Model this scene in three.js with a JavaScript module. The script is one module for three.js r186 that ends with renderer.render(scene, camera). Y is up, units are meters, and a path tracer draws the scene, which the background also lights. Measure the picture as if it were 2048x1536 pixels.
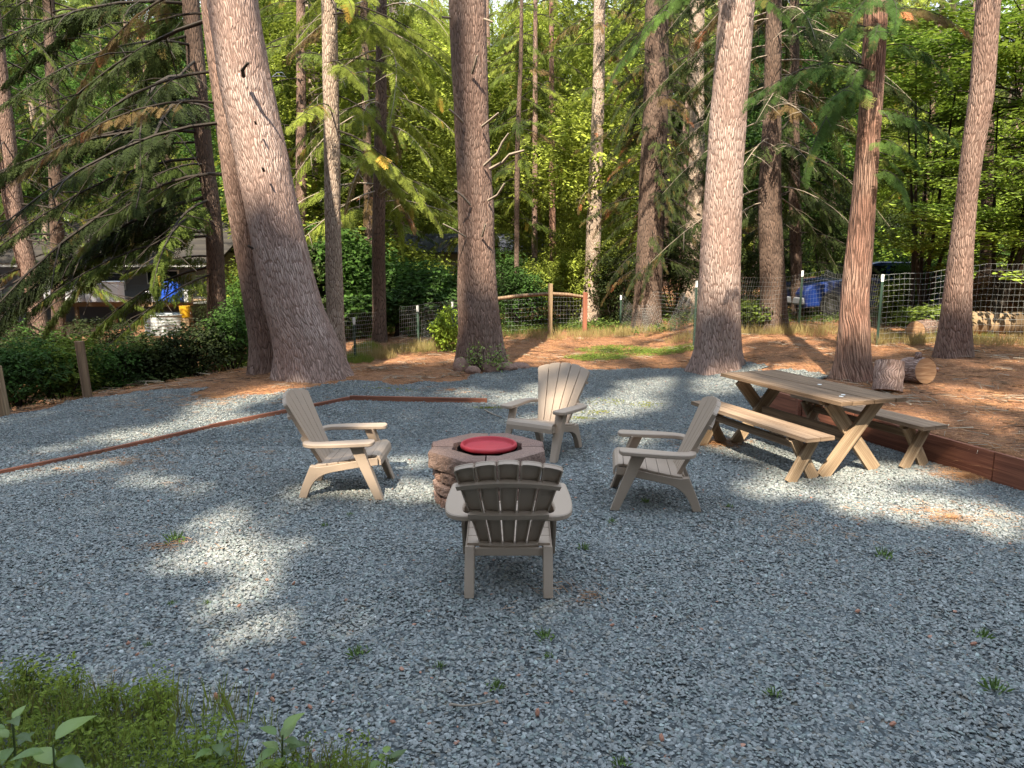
import * as THREE from 'three';
import { mergeGeometries } from 'three/addons/utils/BufferGeometryUtils.js';
import { RoundedBoxGeometry } from 'three/addons/geometries/RoundedBoxGeometry.js';

// ---------- camera, sky, sun, exposure ----------
const scene = new THREE.Scene();
const PITCH = 0.171, EYE = 2.0, F = 1432;            // focal length in pixels of the 2048 x 1536 photograph
const camera = new THREE.PerspectiveCamera(2 * Math.atan(768 / F) * 180 / Math.PI, 4 / 3, 0.05, 400);
camera.position.set(0, EYE, 0);
camera.rotation.x = -PITCH;
scene.add(camera);
const renderer = new THREE.WebGLRenderer({ antialias: true });
renderer.toneMapping = THREE.LinearToneMapping;
renderer.toneMappingExposure = 2.95;
renderer.shadowMap.enabled = true;
const SUN = new THREE.Vector3(-0.22, 1, 0.9);        // towards the sun
{ // thin bright haze: pale blue overhead, whiter towards the horizon
  const W = 256, Hh = 128, d = new Float32Array(W * Hh * 4);
  for (let j = 0; j < Hh; j++) for (let i = 0; i < W; i++) { const y = Math.sin(((j + 0.5) / Hh - 0.5) * Math.PI), k = Math.pow(Math.max(0, y), 0.55), q = (j * W + i) * 4; d[q] = 0.72 - 0.2 * k; d[q + 1] = 0.74 - 0.11 * k; d[q + 2] = 0.75 + 0.04 * k; d[q + 3] = 1; }
  const t = new THREE.DataTexture(d, W, Hh, THREE.RGBAFormat, THREE.FloatType); t.mapping = THREE.EquirectangularReflectionMapping; t.magFilter = t.minFilter = THREE.LinearFilter; t.needsUpdate = true;
  scene.background = t; scene.environment = t;
}
const sun = new THREE.DirectionalLight(new THREE.Color(1, 0.89, 0.71), 5);
sun.position.copy(SUN).multiplyScalar(40);
sun.castShadow = true;
sun.shadow.radius = 1.3;
sun.shadow.mapSize.set(4096, 4096);
Object.assign(sun.shadow.camera, { left: -25, right: 25, top: 25, bottom: -25, near: 1, far: 120 });
scene.add(sun);

// ---------- helpers ----------
const V = (x, y, z) => new THREE.Vector3(x, y, z);
function rng(seed) { let a = (seed * 2654435761) >>> 0; return () => { a = (a + 0x6D2B79F5) | 0; let t = Math.imul(a ^ (a >>> 15), 1 | a); t = (t + Math.imul(t ^ (t >>> 7), 61 | t)) ^ t; return ((t ^ (t >>> 14)) >>> 0) / 4294967296; }; }
const CP = Math.cos(PITCH), SP = Math.sin(PITCH), { smoothstep, lerp, clamp } = THREE.MathUtils;
function ray(px, py) { const x = (px - 1024) / F, y = (768 - py) / F; return V(x, y * CP - SP, -(CP + y * SP)); }
const onY = (px, py, Y = 0) => { const r = ray(px, py), t = (Y - EYE) / r.y; return V(r.x * t, Y, r.z * t); };       // where a pixel's line meets height Y
const onZ = (px, py, d) => { const r = ray(px, py), t = -d / r.z; return V(r.x * t, EYE + r.y * t, -d); };            // ... meets the plane d metres away
function hash2(i, j, s) { let h = (i * 374761393 + j * 668265263 + s * 2147483647) | 0; h = Math.imul(h ^ (h >>> 13), 1274126177); h ^= h >>> 16; return (h >>> 0) / 4294967296; }
function vnoise(x, y, s = 0, px = 0, py = 0) {       // value noise, periodic when px, py are given
  const i = Math.floor(x), j = Math.floor(y), u = x - i, v = y - j, m = (a, p) => (p ? ((a % p) + p) % p : a);
  const a = u * u * (3 - 2 * u), b = v * v * (3 - 2 * v), H = (p, q) => hash2(m(p, px), m(q, py), s);
  return lerp(lerp(H(i, j), H(i + 1, j), a), lerp(H(i, j + 1), H(i + 1, j + 1), a), b);
}
function fbm(x, y, s = 0, o = 4, px = 0, py = 0) { let r = 0, k = 0.5, f = 1; for (let n = 0; n < o; n++, k *= 0.5, f *= 2) r += k * vnoise(x * f, y * f, s + n * 17, px * f, py * f); return r / (1 - Math.pow(0.5, o)); }
const taken = {};
function numbered(n) { const k = (taken[n] = (taken[n] ?? -1) + 1); return k ? n + '_' + String(k).padStart(3, '0') : n; }
function shade(o) { o.castShadow = o.receiveShadow = true; return o; }
function part(name, geo, m, parent) { const o = shade(new THREE.Mesh(geo, m)); o.name = name; parent.add(o); return o; }
function thing(name, label, category, group, pos = [0, 0, 0], turn = 0) {
  const o = new THREE.Group(); o.name = numbered(name); o.position.set(...pos); o.rotation.y = turn; scene.add(o);
  o.userData = { label, category }; if (group) o.userData.group = group; return o;
}
function single(name, geo, m, label, category, group) { const o = shade(new THREE.Mesh(geo, m)); o.name = numbered(name); o.userData = { label, category }; if (group) o.userData.group = group; scene.add(o); return o; }
function structure(name, geo, m) { const o = shade(new THREE.Mesh(geo, m)); o.name = numbered(name); o.userData = { kind: 'structure' }; scene.add(o); return o; }
function copyOf(o, label) { const c = o.clone(); c.name = numbered(o.name.replace(/_\d{3}$/, '')); c.userData = { ...o.userData }; if (label) c.userData.label = label; scene.add(c); return c; }
function instanced(name, geo, m, mats, cols, parent) {
  const o = shade(new THREE.InstancedMesh(geo, m, mats.length));
  mats.forEach((x, i) => { o.setMatrixAt(i, x); if (cols) o.setColorAt(i, cols[i]); });
  o.name = parent ? name : numbered(name); o.userData = { kind: 'stuff' }; (parent ?? scene).add(o); return o;
}
function meshOf(pos, idx, uv, flat) {
  let g = new THREE.BufferGeometry();
  g.setAttribute('position', new THREE.Float32BufferAttribute(pos, 3));
  g.setAttribute('uv', new THREE.Float32BufferAttribute(uv ?? pos.filter((_, i) => i % 3 !== 1), 2));
  g.setIndex(idx);
  if (flat) g = g.toNonIndexed();
  g.computeVertexNormals(); return g;
}
const plain = (g) => { const n = g.index ? g.toNonIndexed() : g; for (const k of Object.keys(n.attributes)) if (!['position', 'normal', 'uv'].includes(k)) n.deleteAttribute(k); return n; };
const merge = (gs) => mergeGeometries(gs.map(plain));
const box = (w, h, d, x = 0, y = 0, z = 0, r = 0.004) => { const g = r ? new RoundedBoxGeometry(w, h, d, 1, Math.min(r, w / 3, h / 3, d / 3)) : new THREE.BoxGeometry(w, h, d); return g.translate(x, y, z); };
function boxUV(g, k = 1) { // uv in metres from the dominant normal
  const n = plain(g), p = n.attributes.position, q = n.attributes.normal, uv = [];
  for (let i = 0; i < p.count; i++) { const a = Math.abs(q.getX(i)), b = Math.abs(q.getY(i)), c = Math.abs(q.getZ(i)); uv.push(...(a > b && a > c ? [p.getZ(i) * k, p.getY(i) * k] : b > c ? [p.getX(i) * k, p.getZ(i) * k] : [p.getX(i) * k, p.getY(i) * k])); }
  n.setAttribute('uv', new THREE.Float32BufferAttribute(uv, 2)); return n;
}
function beam(a, b, w, t, roll = V(0, 1, 0), r = 0.004) { // board from a to b: w across 'roll' x axis, t along roll
  const g = box(a.distanceTo(b), t, w, 0, 0, 0, r), X = b.clone().sub(a).normalize(), Z = X.clone().cross(roll).normalize(), Y = Z.clone().cross(X);
  return boxUV(g).applyMatrix4(new THREE.Matrix4().makeBasis(X, Y, Z).setPosition(a.clone().add(b).multiplyScalar(0.5)));
}
function tube(pts, radii, sides = 8, closeEnds = true, uvk = 1) {
  const pos = [], idx = [], uv = []; let N = V(0, 0, 1), acc = 0;
  pts.forEach((p, i) => {
    const T = (pts[Math.min(i + 1, pts.length - 1)]).clone().sub(pts[Math.max(i - 1, 0)]).normalize();
    if (Math.abs(T.dot(N)) > 0.95) N = Math.abs(T.x) < 0.7 ? V(1, 0, 0) : V(0, 1, 0);
    N = N.clone().addScaledVector(T, -N.dot(T)).normalize(); const B = T.clone().cross(N), r = radii[i] ?? radii[radii.length - 1];
    if (i) acc += p.distanceTo(pts[i - 1]);
    for (let k = 0; k <= sides; k++) { const a = k / sides * Math.PI * 2; const q = p.clone().addScaledVector(N, Math.cos(a) * r).addScaledVector(B, Math.sin(a) * r); pos.push(q.x, q.y, q.z); uv.push(k / sides * r * 6.28 * uvk, acc * uvk); }
  });
  const n = sides + 1;
  for (let i = 0; i < pts.length - 1; i++) for (let k = 0; k < sides; k++) { const a = i * n + k, b = a + n; idx.push(a, a + 1, b, b, a + 1, b + 1); }
  if (closeEnds) [0, pts.length - 1].forEach((e) => { const c = pos.length / 3, p = pts[e]; pos.push(p.x, p.y, p.z); uv.push(0, 0); for (let k = 0; k < sides; k++) { const a = e * n + k; e ? idx.push(a, a + 1, c) : idx.push(a + 1, a, c); } });
  return meshOf(pos, idx, uv);
}
class Acc { // joins many small transformed copies, each with a colour of its own
  constructor() { this.p = []; this.n = []; this.c = []; this.i = []; }
  add(g, m, col) {
    const b = this.p.length / 3, P = g.attributes.position, N = g.attributes.normal, e = m.elements, v = V(0, 0, 0), nm = new THREE.Matrix3().getNormalMatrix(m);
    for (let k = 0; k < P.count; k++) { v.fromBufferAttribute(P, k).applyMatrix4(m); this.p.push(v.x, v.y, v.z); v.fromBufferAttribute(N, k).applyMatrix3(nm).normalize(); this.n.push(v.x, v.y, v.z); this.c.push(col.r, col.g, col.b); }
    if (g.index) for (let k = 0; k < g.index.count; k++) this.i.push(b + g.index.getX(k)); else for (let k = 0; k < P.count; k++) this.i.push(b + k);
    return this;
  }
  build() { const g = new THREE.BufferGeometry(); g.setAttribute('position', new THREE.Float32BufferAttribute(this.p, 3)); g.setAttribute('normal', new THREE.Float32BufferAttribute(this.n, 3)); g.setAttribute('color', new THREE.Float32BufferAttribute(this.c, 3)); g.setAttribute('uv', new THREE.Float32BufferAttribute(new Float32Array(this.p.length / 3 * 2), 2)); g.setIndex(this.i); return g; }
}
const lin = (r, g, b) => new THREE.Color().setRGB(r, g, b);

// ---------- textures ----------
function dataTex(W, H, fn, srgb, rx, ry) {
  const d = new Uint8Array(W * H * 4);
  for (let j = 0; j < H; j++) for (let i = 0; i < W; i++) { const c = fn(i, j), k = (j * W + i) * 4; d[k] = clamp(c[0], 0, 255); d[k + 1] = clamp(c[1], 0, 255); d[k + 2] = clamp(c[2], 0, 255); d[k + 3] = 255; }
  const t = new THREE.DataTexture(d, W, H); t.wrapS = t.wrapT = THREE.RepeatWrapping; t.magFilter = THREE.LinearFilter; t.minFilter = THREE.LinearMipmapLinearFilter; t.generateMipmaps = true;
  if (srgb) t.colorSpace = THREE.SRGBColorSpace; t.repeat.set(1 / rx, 1 / ry); t.needsUpdate = true; return t;
}
function barkMaps(seed, cols, nx, ny) { // 1.2 x 2.4 m of furrowed bark
  const W = 448, H = 896, hgt = new Float32Array(W * H), tone = new Float32Array(W * H), q = rng(seed), pts = Array.from({ length: nx * ny }, (_, k) => [k % nx + q(), Math.floor(k / nx) + q(), q()]);
  for (let j = 0; j < H; j++) for (let i = 0; i < W; i++) { // long plates parted by furrows
    const a = i / W, b = j / H, wob = (fbm(a * 5, b * 12, seed, 3, 5, 12) - 0.5) * 1.5, u = a * nx + wob, v = b * ny + wob * 0.3, ci = Math.floor(u), cj = Math.floor(v); let d1 = 9, d2 = 9, t = 0;
    for (let y = -1; y <= 1; y++) for (let x = -1; x <= 1; x++) { const ii = ((ci + x) % nx + nx) % nx, jj = ((cj + y) % ny + ny) % ny, p = pts[jj * nx + ii], dx = u - (p[0] - ii + ci + x), dy = v - (p[1] - jj + cj + y), d = Math.hypot(dx, dy * 0.8); if (d < d1) { d2 = d1; d1 = d; t = p[2]; } else if (d < d2) d2 = d; }
    hgt[j * W + i] = clamp(smoothstep(d2 - d1, 0.0, 0.42) * (0.45 + 0.4 * t) + 0.3 * fbm(a * 70, b * 36, seed + 70, 2, 70, 36), 0, 1); tone[j * W + i] = t;
  }
  const map = dataTex(W, H, (i, j) => {
    const h = hgt[j * W + i], t = fbm(i / W * 4, j / H * 5, seed + 90, 4, 4, 5), g = vnoise(i / 2, j / 3, seed + 95, W / 2, H / 3), k = smoothstep(h, 0.1, 0.5);
    const m = (q) => lerp(cols[0][q], lerp(cols[1][q], cols[2][q], smoothstep(t, 0.3, 0.7)), k) * (0.82 + 0.2 * g + 0.16 * tone[j * W + i]);
    return [m(0), m(1), m(2)];
  }, true, 1.2, 2.4);
  return { map, bumpMap: dataTex(W, H, (i, j) => { const h = hgt[j * W + i] * 255; return [h, h, h]; }, false, 1.2, 2.4) };
}
const barkMat = (seed, cols, nx, ny, bump) => new THREE.MeshStandardMaterial({ ...barkMaps(seed, cols, nx, ny), bumpScale: bump, roughness: 0.95 });
const BARK = {
  fir: barkMat(3, [[118, 95, 85], [160, 134, 123], [174, 152, 142]], 36, 15, 0.02),
  brown: barkMat(11, [[92, 70, 60], [130, 104, 92], [144, 120, 108]], 38, 16, 0.02),
  cedar: barkMat(19, [[90, 64, 52], [140, 104, 88], [154, 124, 108]], 36, 6, 0.025),
  pale: barkMat(29, [[122, 102, 88], [162, 144, 128], [176, 158, 144]], 34, 22, 0.018),
  dark: barkMat(37, [[66, 52, 44], [98, 78, 66], [112, 92, 80]], 36, 16, 0.02),
};
function woodMaps(seed, c0, c1, L = 1.6, Wd = 0.4) { // grain runs along u
  const W = 512, H = 256;
  const g = (i, j) => { const u = i / W, v = j / H, k = fbm(u * 4, v * 24, seed, 3, 4, 24); return 0.55 * fbm(u * 3, v * 60 + k * 3, seed + 9, 2, 3, 0) + 0.45 * k; };
  const f = new Float32Array(W * H); for (let j = 0; j < H; j++) for (let i = 0; i < W; i++) f[j * W + i] = g(i, j);
  return { map: dataTex(W, H, (i, j) => { const t = smoothstep(f[j * W + i], 0.25, 0.75) * 0.9 + (hash2(i >> 1, j, seed) - 0.5) * 0.12; return [0, 1, 2].map((q) => lerp(c0[q], c1[q], t)); }, true, L, Wd), bumpMap: dataTex(W, H, (i, j) => { const h = f[j * W + i] * 255; return [h, h, h]; }, false, L, Wd), bumpScale: 0.003 };
}
const M = {
  tablewood: new THREE.MeshStandardMaterial({ ...woodMaps(5, [96, 76, 58], [150, 124, 98]), roughness: 0.85 }),
  benchwood: new THREE.MeshStandardMaterial({ ...woodMaps(7, [118, 96, 76], [164, 140, 116]), roughness: 0.85 }),
  legwood: new THREE.MeshStandardMaterial({ ...woodMaps(8, [132, 109, 84], [174, 151, 124]), roughness: 0.85 }),
  redwood: new THREE.MeshStandardMaterial({ ...woodMaps(9, [104, 60, 44], [148, 94, 70]), roughness: 0.85 }),
  greywood: new THREE.MeshStandardMaterial({ ...woodMaps(13, [112, 92, 70], [166, 142, 112]), roughness: 0.9 }),
  plastic: new THREE.MeshStandardMaterial({ color: lin(0.39, 0.3, 0.228), roughness: 0.55 }),
  red: new THREE.MeshStandardMaterial({ color: lin(0.5, 0.035, 0.05), roughness: 0.55, map: dataTex(256, 256, (i, j) => { const n = fbm(i / 40, j / 40, 4, 4), d = smoothstep(n, 0.5, 0.72) * 0.25; return [255 - 20 * d, 255 - 120 * d * 0, 255].map((v) => v * (0.92 + 0.08 * vnoise(i / 3, j / 3, 8))); }, true, 0.5, 0.5) }),
  iron: new THREE.MeshStandardMaterial({ color: lin(0.03, 0.027, 0.025), roughness: 0.8 }),
  wire: new THREE.MeshStandardMaterial({ color: lin(0.5, 0.51, 0.5), roughness: 0.5, metalness: 0.5 }),
  tpost: new THREE.MeshStandardMaterial({ color: lin(0.022, 0.05, 0.034), roughness: 0.6 }),
  whitetip: new THREE.MeshStandardMaterial({ color: lin(0.75, 0.75, 0.72), roughness: 0.6 }),
  cutwood: new THREE.MeshStandardMaterial({ ...woodMaps(17, [146, 108, 76], [192, 156, 120], 0.5, 0.3), roughness: 0.9 }),
  leaf: new THREE.MeshPhysicalMaterial({ color: 0xffffff, roughness: 1, transmission: 0.4, thickness: 0, specularIntensity: 0.2, side: THREE.DoubleSide, vertexColors: true }),
  leafGloss: new THREE.MeshStandardMaterial({ color: 0xffffff, roughness: 0.5, side: THREE.DoubleSide }),
  twig: new THREE.MeshStandardMaterial({ color: lin(0.032, 0.024, 0.018), roughness: 0.95 }),
  deadtwig: new THREE.MeshStandardMaterial({ color: lin(0.26, 0.21, 0.16), roughness: 0.95 }),
};
const stoneTex = (() => { // voronoi chips, 1.4 m
  const N = 44, W = 1024, pts = [], r = rng(77);
  for (let j = 0; j < N; j++) for (let i = 0; i < N; i++) pts.push([i + r() * 0.95, j + r() * 0.95, r(), r(), r() * 3.14]);
  const h = new Float32Array(W * W), id = new Int32Array(W * W);
  for (let y = 0; y < W; y++) for (let x = 0; x < W; x++) {
    const u = x / W * N, v = y / W * N, ci = Math.floor(u), cj = Math.floor(v); let d1 = 9, d2 = 9, k1 = 0;
    for (let b = -1; b <= 1; b++) for (let a = -1; a <= 1; a++) { const ii = (ci + a + N) % N, jj = (cj + b + N) % N, k = jj * N + ii, q = pts[k], dx = u - (q[0] - ii + ci + a), dy = v - (q[1] - jj + cj + b), c = Math.cos(q[4]), s = Math.sin(q[4]), d = Math.hypot((dx * c + dy * s) * 0.8, (dy * c - dx * s) * 1.2); if (d < d1) { d2 = d1; d1 = d; k1 = k; } else if (d < d2) d2 = d; }
    h[y * W + x] = clamp((d2 - d1) * 2.2, 0, 1) * (0.5 + 0.5 * pts[k1][2]); id[y * W + x] = k1;
  }
  return {
    map: dataTex(W, W, (i, j) => { const k = j * W + i, q = pts[id[k]], t = 0.55 + 0.55 * q[3] + (q[2] > 0.93 ? 0.25 : 0), e = 1, n = 0.92 + 0.16 * hash2(i, j, 5), w = q[2] < 0.06 ? 14 : 0; return [(100 + w) * t * e * n, 108 * t * e * n, (110 - w) * t * e * n]; }, true, 1.4, 1.4),
    bumpMap: dataTex(W, W, (i, j) => { const v = h[j * W + i] * 255; return [v, v, v]; }, false, 1.4, 1.4), bumpScale: 0.014,
  };
})();
M.gravel = new THREE.MeshStandardMaterial({ ...stoneTex, roughness: 0.85 });
M.stone = new THREE.MeshStandardMaterial({ color: 0xffffff, roughness: 0.75, vertexColors: true });
M.litter = (() => { // pine needles and duff, 2 m
  const c = document.createElement('canvas'); c.width = c.height = 1024; const g = c.getContext('2d'), r = rng(5);
  g.fillStyle = '#6e4a32'; g.fillRect(0, 0, 1024, 1024);
  for (let k = 0; k < 900; k++) { g.fillStyle = ['rgba(60,36,22,.35)', 'rgba(150,98,58,.30)', 'rgba(110,72,46,.35)'][k % 3]; const x = r() * 1024, y = r() * 1024, s = 8 + r() * 40; g.fillRect(x, y, s, s * (0.3 + r())); }
  g.lineWidth = 1.6;
  for (let k = 0; k < 17000; k++) { const t = r(), L = 14 + r() * 36, a = r() * 6.28, x = r() * 1024, y = r() * 1024; g.strokeStyle = `rgb(${Math.round(88 + t * 108)},${Math.round(58 + t * 84)},${Math.round(38 + t * 60)})`; g.beginPath(); g.moveTo(x, y); g.lineTo(x + Math.cos(a) * L, y + Math.sin(a) * L); g.stroke(); }
  const t = new THREE.CanvasTexture(c); t.wrapS = t.wrapT = THREE.RepeatWrapping; t.colorSpace = THREE.SRGBColorSpace; t.repeat.set(0.5, 0.5);
  const b = dataTex(256, 256, (i, j) => { const v = fbm(i / 8, j / 8, 3, 4, 32, 32) * 255; return [v, v, v]; }, false, 2, 2);
  return new THREE.MeshStandardMaterial({ map: t, bumpMap: b, bumpScale: 0.04, roughness: 1 });
})();
M.block = (() => { const W = 512, f = (i, j) => 0.5 * fbm(i / 6, j / 6, 21, 2, 0, 0) + 0.5 * hash2(i >> 1, j >> 1, 9); return new THREE.MeshStandardMaterial({ roughness: 0.95, map: dataTex(W, W, (i, j) => { const t = f(i, j), q = fbm(i / 90, j / 90, 31, 3), k = 0.72 + 0.5 * t; return [lerp(142, 160, q) * k, lerp(119, 130, q) * k, lerp(108, 116, q) * k]; }, true, 0.6, 0.6), bumpMap: dataTex(W, W, (i, j) => { const v = f(i, j) * 255; return [v, v, v]; }, false, 0.6, 0.6), bumpScale: 0.008 }); })();

// ---------- ground ----------
const wallX = (z) => 4.5 + (z + 6) * 0.288;
const along = (tab, v) => { if (v >= tab[0][0]) return tab[0][1]; for (let i = 1; i < tab.length; i++) if (v >= tab[i][0]) return lerp(tab[i][1], tab[i - 1][1], (v - tab[i][0]) / (tab[i - 1][0] - tab[i][0])); return tab[tab.length - 1][1]; };
const LEFT = [[-2, -6.9], [-9, -6.5], [-10.7, -6.1], [-12, -5.1], [-14, -4.3], [-18, -3.7], [-40, -3]];
const TREE_A = onY(612, 757, 0.18), TREE_C = onY(962, 736, 0.08);
function H(x, z) {
  const t = x - wallX(Math.max(z, -11)), w = lerp(0.03, 2.2, smoothstep(-z, 9.4, 11)), k = smoothstep(t, 0, w);
  let h = 0.28 * k + 0.025 * k * clamp(t - 0.5, 0, 14);
  const d = along(LEFT, z) - x;
  h -= 1.25 * smoothstep(d, 0, 4.2) * (1 - 0.42 * smoothstep(-z, 15, 28));
  h += 0.24 * Math.exp(-((x - TREE_A.x) ** 2 + (z - TREE_A.z) ** 2) / 3.2) + 0.12 * Math.exp(-((x - TREE_C.x) ** 2 + (z - TREE_C.z) ** 2) / 1.6);
  const n = Math.max(smoothstep(-z, 12.5, 15), k * smoothstep(t, 0.2, 1.2), smoothstep(d, 0, 1));
  return h + n * ((fbm(x * 0.7, z * 0.7, 6, 3) - 0.5) * 0.16 + (fbm(x * 3, z * 3, 8, 2) - 0.5) * 0.05);
}
{
  const cols = [], rows = [];
  for (let t = -100; t < -22; t += 6) cols.push(t);
  for (let t = -22; t < -9; t += 0.9) cols.push(t);
  for (let t = -9; t < -0.1; t += 0.2) cols.push(t);
  cols.push(-0.02, 0, 0.03);
  for (let t = 0.2; t < 8; t += 0.2) cols.push(t);
  for (let t = 8; t < 22; t += 0.9) cols.push(t);
  for (let t = 22; t <= 100; t += 6) cols.push(t);
  for (let z = 40; z > 2; z -= 4) rows.push(z);
  for (let z = 2; z > -24; z -= 0.2) rows.push(z);
  for (let z = -24; z > -42; z -= 1) rows.push(z);
  for (let z = -42; z >= -110; z -= 5) rows.push(z);
  const pos = [], uv = [], idx = [], n = cols.length;
  for (const z of rows) for (const t of cols) { const x = t + wallX(Math.max(z, -11)); pos.push(x, H(x, z), z); uv.push(x, z); }
  for (let j = 0; j < rows.length - 1; j++) for (let i = 0; i < n - 1; i++) { const a = j * n + i, b = a + n; idx.push(a, a + 1, b, b, a + 1, b + 1); }
  structure('forest_floor', meshOf(pos, idx, uv), M.litter);
}
const GRAVEL = [[-7.5, 3], [-7.0, -6], ...[[0, 838], [60, 824], [110, 813], [170, 799], [250, 789], [330, 786], [390, 790], [430, 808], [540, 810], [640, 798], [740, 784], [840, 780], [920, 768], [990, 752], [1060, 744], [1140, 740], [1300, 737], [1400, 744], [1470, 738]].map(([a, b]) => { const p = onY(a, b); return [p.x, p.z]; }), ...[[1560, 738], [1625, 748], [1650, 762]].map(([a, b]) => { const p = onY(a, b, 0.22); return [p.x, p.z]; }), [wallX(-9.35) - 0.02, -9.35], [wallX(-3) - 0.02, -3], [wallX(3), 3]];
function inGravel(x, z) { let c = false; for (let i = 0, j = GRAVEL.length - 1; i < GRAVEL.length; j = i++) { const [a, b] = GRAVEL[i], [p, q] = GRAVEL[j]; if (b > z !== q > z && x < (p - a) * (z - b) / (q - b) + a) c = !c; } return c; }
const ragged = (x, z) => z < -9 || x < -6 ? inGravel(x + (fbm(x * 2.2, z * 2.2, 3, 3) - 0.5) * 0.6, z + (fbm(x * 2.2, z * 2.2, 13, 3) - 0.5) * 0.6) : inGravel(x, z);
{
  const s = 0.1, pos = [], uv = [], idx = [], at = new Map();
  const v = (i, j) => { const k = i * 5000 + j; if (!at.has(k)) { const x = i * s, z = j * s; at.set(k, pos.length / 3); pos.push(x, (z > -9.5 && x > 3 ? Math.min(H(x, z), 0) : H(x, z)) + 0.012 + 0.01 * (vnoise(x * 4, z * 4, 2) - 0.5), z); uv.push(x, z); } return at.get(k); };
  for (let j = -150; j < 22; j++) for (let i = -80; i < 75; i++) if (ragged((i + 0.5) * s, (j + 0.5) * s)) idx.push(v(i, j), v(i, j + 1), v(i + 1, j), v(i + 1, j), v(i, j + 1), v(i + 1, j + 1));
  structure('gravel_yard', meshOf(pos, idx, uv), M.gravel);
}
function chipGeo(seed, coarse) {
  const g = coarse ? new THREE.OctahedronGeometry(0.5, 0) : new THREE.IcosahedronGeometry(0.5, 0), p = g.attributes.position, r = rng(seed), m = new Map();
  for (let i = 0; i < p.count; i++) { const k = [p.getX(i), p.getY(i), p.getZ(i)].map((v) => v.toFixed(2)).join(); if (!m.has(k)) m.set(k, [0.65 + r() * 0.6, 0.7 + r() * 0.5, 0.65 + r() * 0.6]); const [a, b, c] = m.get(k); p.setXYZ(i, p.getX(i) * a, p.getY(i) * b * 0.46, p.getZ(i) * c * 0.74); }
  g.computeVertexNormals(); return g;
}
{ // chips are built in half metre beds, laid turned about; the beds at the edge are cut chip by chip
  const r = rng(4242), E = new THREE.Euler(), Q = new THREE.Quaternion(), T = 0.5, chips = [1, 2, 3, 4].map((k) => chipGeo(k)), flat = [5, 6, 7].map((k) => chipGeo(k, true));
  const chip = (acc, x, y, z, size, set) => {
    const t = r(), b = 0.84 + 0.66 * r() * r() + (t > 0.97 ? 0.55 : 0) + (t < 0.25 ? -0.18 : 0), q = r();
    Q.setFromEuler(E.set((r() - 0.5) * 1.1, r() * 6.28, (r() - 0.5) * 1.1));
    acc.add(set[Math.floor(r() * set.length)], new THREE.Matrix4().compose(V(x, y + size * (0.06 + r() * 0.14), z), Q, V(size, size, size)), q < 0.004 ? lin(0.33 * b, 0.17 * b, 0.115 * b) : q < 0.08 ? lin(0.215 * b, 0.205 * b, 0.18 * b) : q < 0.3 ? lin(0.195 * b, 0.224 * b, 0.211 * b) : lin(0.217 * b, 0.228 * b, 0.222 * b));
  };
  const size = (near) => (near ? 0.012 : 0.018) + 0.021 * Math.pow(r(), 1.8), den = (near) => (near ? 5000 : 2200);
  const beds = (near, n) => Array.from({ length: n }, () => { const a = new Acc(), m = Math.round(den(near) * T * T); for (let k = 0; k < m; k++) chip(a, (r() - 0.5) * T, 0, (r() - 0.5) * T, size(near), near ? chips : flat); return { geo: a.build(), ms: [] }; });
  const nearBeds = beds(true, 8), farBeds = beds(false, 8), edge = new Acc();
  for (let z = -1.75; z > -14.8; z -= T) for (let x = -9.75; x < 9.75; x += T) {
    if (Math.abs(x) > -z * 0.76 + 1.3) continue; const near = z > -7.6;
    const all = [-1, 0, 1].every((a) => [-1, 0, 1].every((b) => ragged(x + a * T / 2, z + b * T / 2) && Math.abs(H(x + a * T / 2, z + b * T / 2) - H(x, z)) < 0.03));
    if (all) { const list = near ? nearBeds : farBeds, h = (a, b) => H(x + a * T / 2, z + b * T / 2), nrm = V(h(-1, 0) - h(1, 0), T, h(0, -1) - h(0, 1)).normalize(); list[Math.floor(r() * 8)].ms.push(new THREE.Matrix4().compose(V(x, H(x, z) + 0.012, z), new THREE.Quaternion().setFromUnitVectors(V(0, 1, 0), nrm).multiply(new THREE.Quaternion().setFromAxisAngle(V(0, 1, 0), Math.floor(r() * 4) * Math.PI / 2)), V(1, 1, 1))); continue; }
    const m = Math.round(den(near) * T * T); for (let k = 0; k < m; k++) { const X = x + (r() - 0.5) * T, Z = z + (r() - 0.5) * T; if (ragged(X, Z)) chip(edge, X, (Z > -9.5 && X > 3 ? Math.min(0, H(X, Z)) : H(X, Z)) + 0.012, Z, size(near), flat); }
  }
  for (const b of [...nearBeds, ...farBeds]) if (b.ms.length) instanced('gravel_chips', b.geo, M.stone, b.ms);
  const o = shade(new THREE.Mesh(edge.build(), M.stone)); o.name = numbered('gravel_chips'); o.userData = { kind: 'stuff' }; scene.add(o);
}
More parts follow.
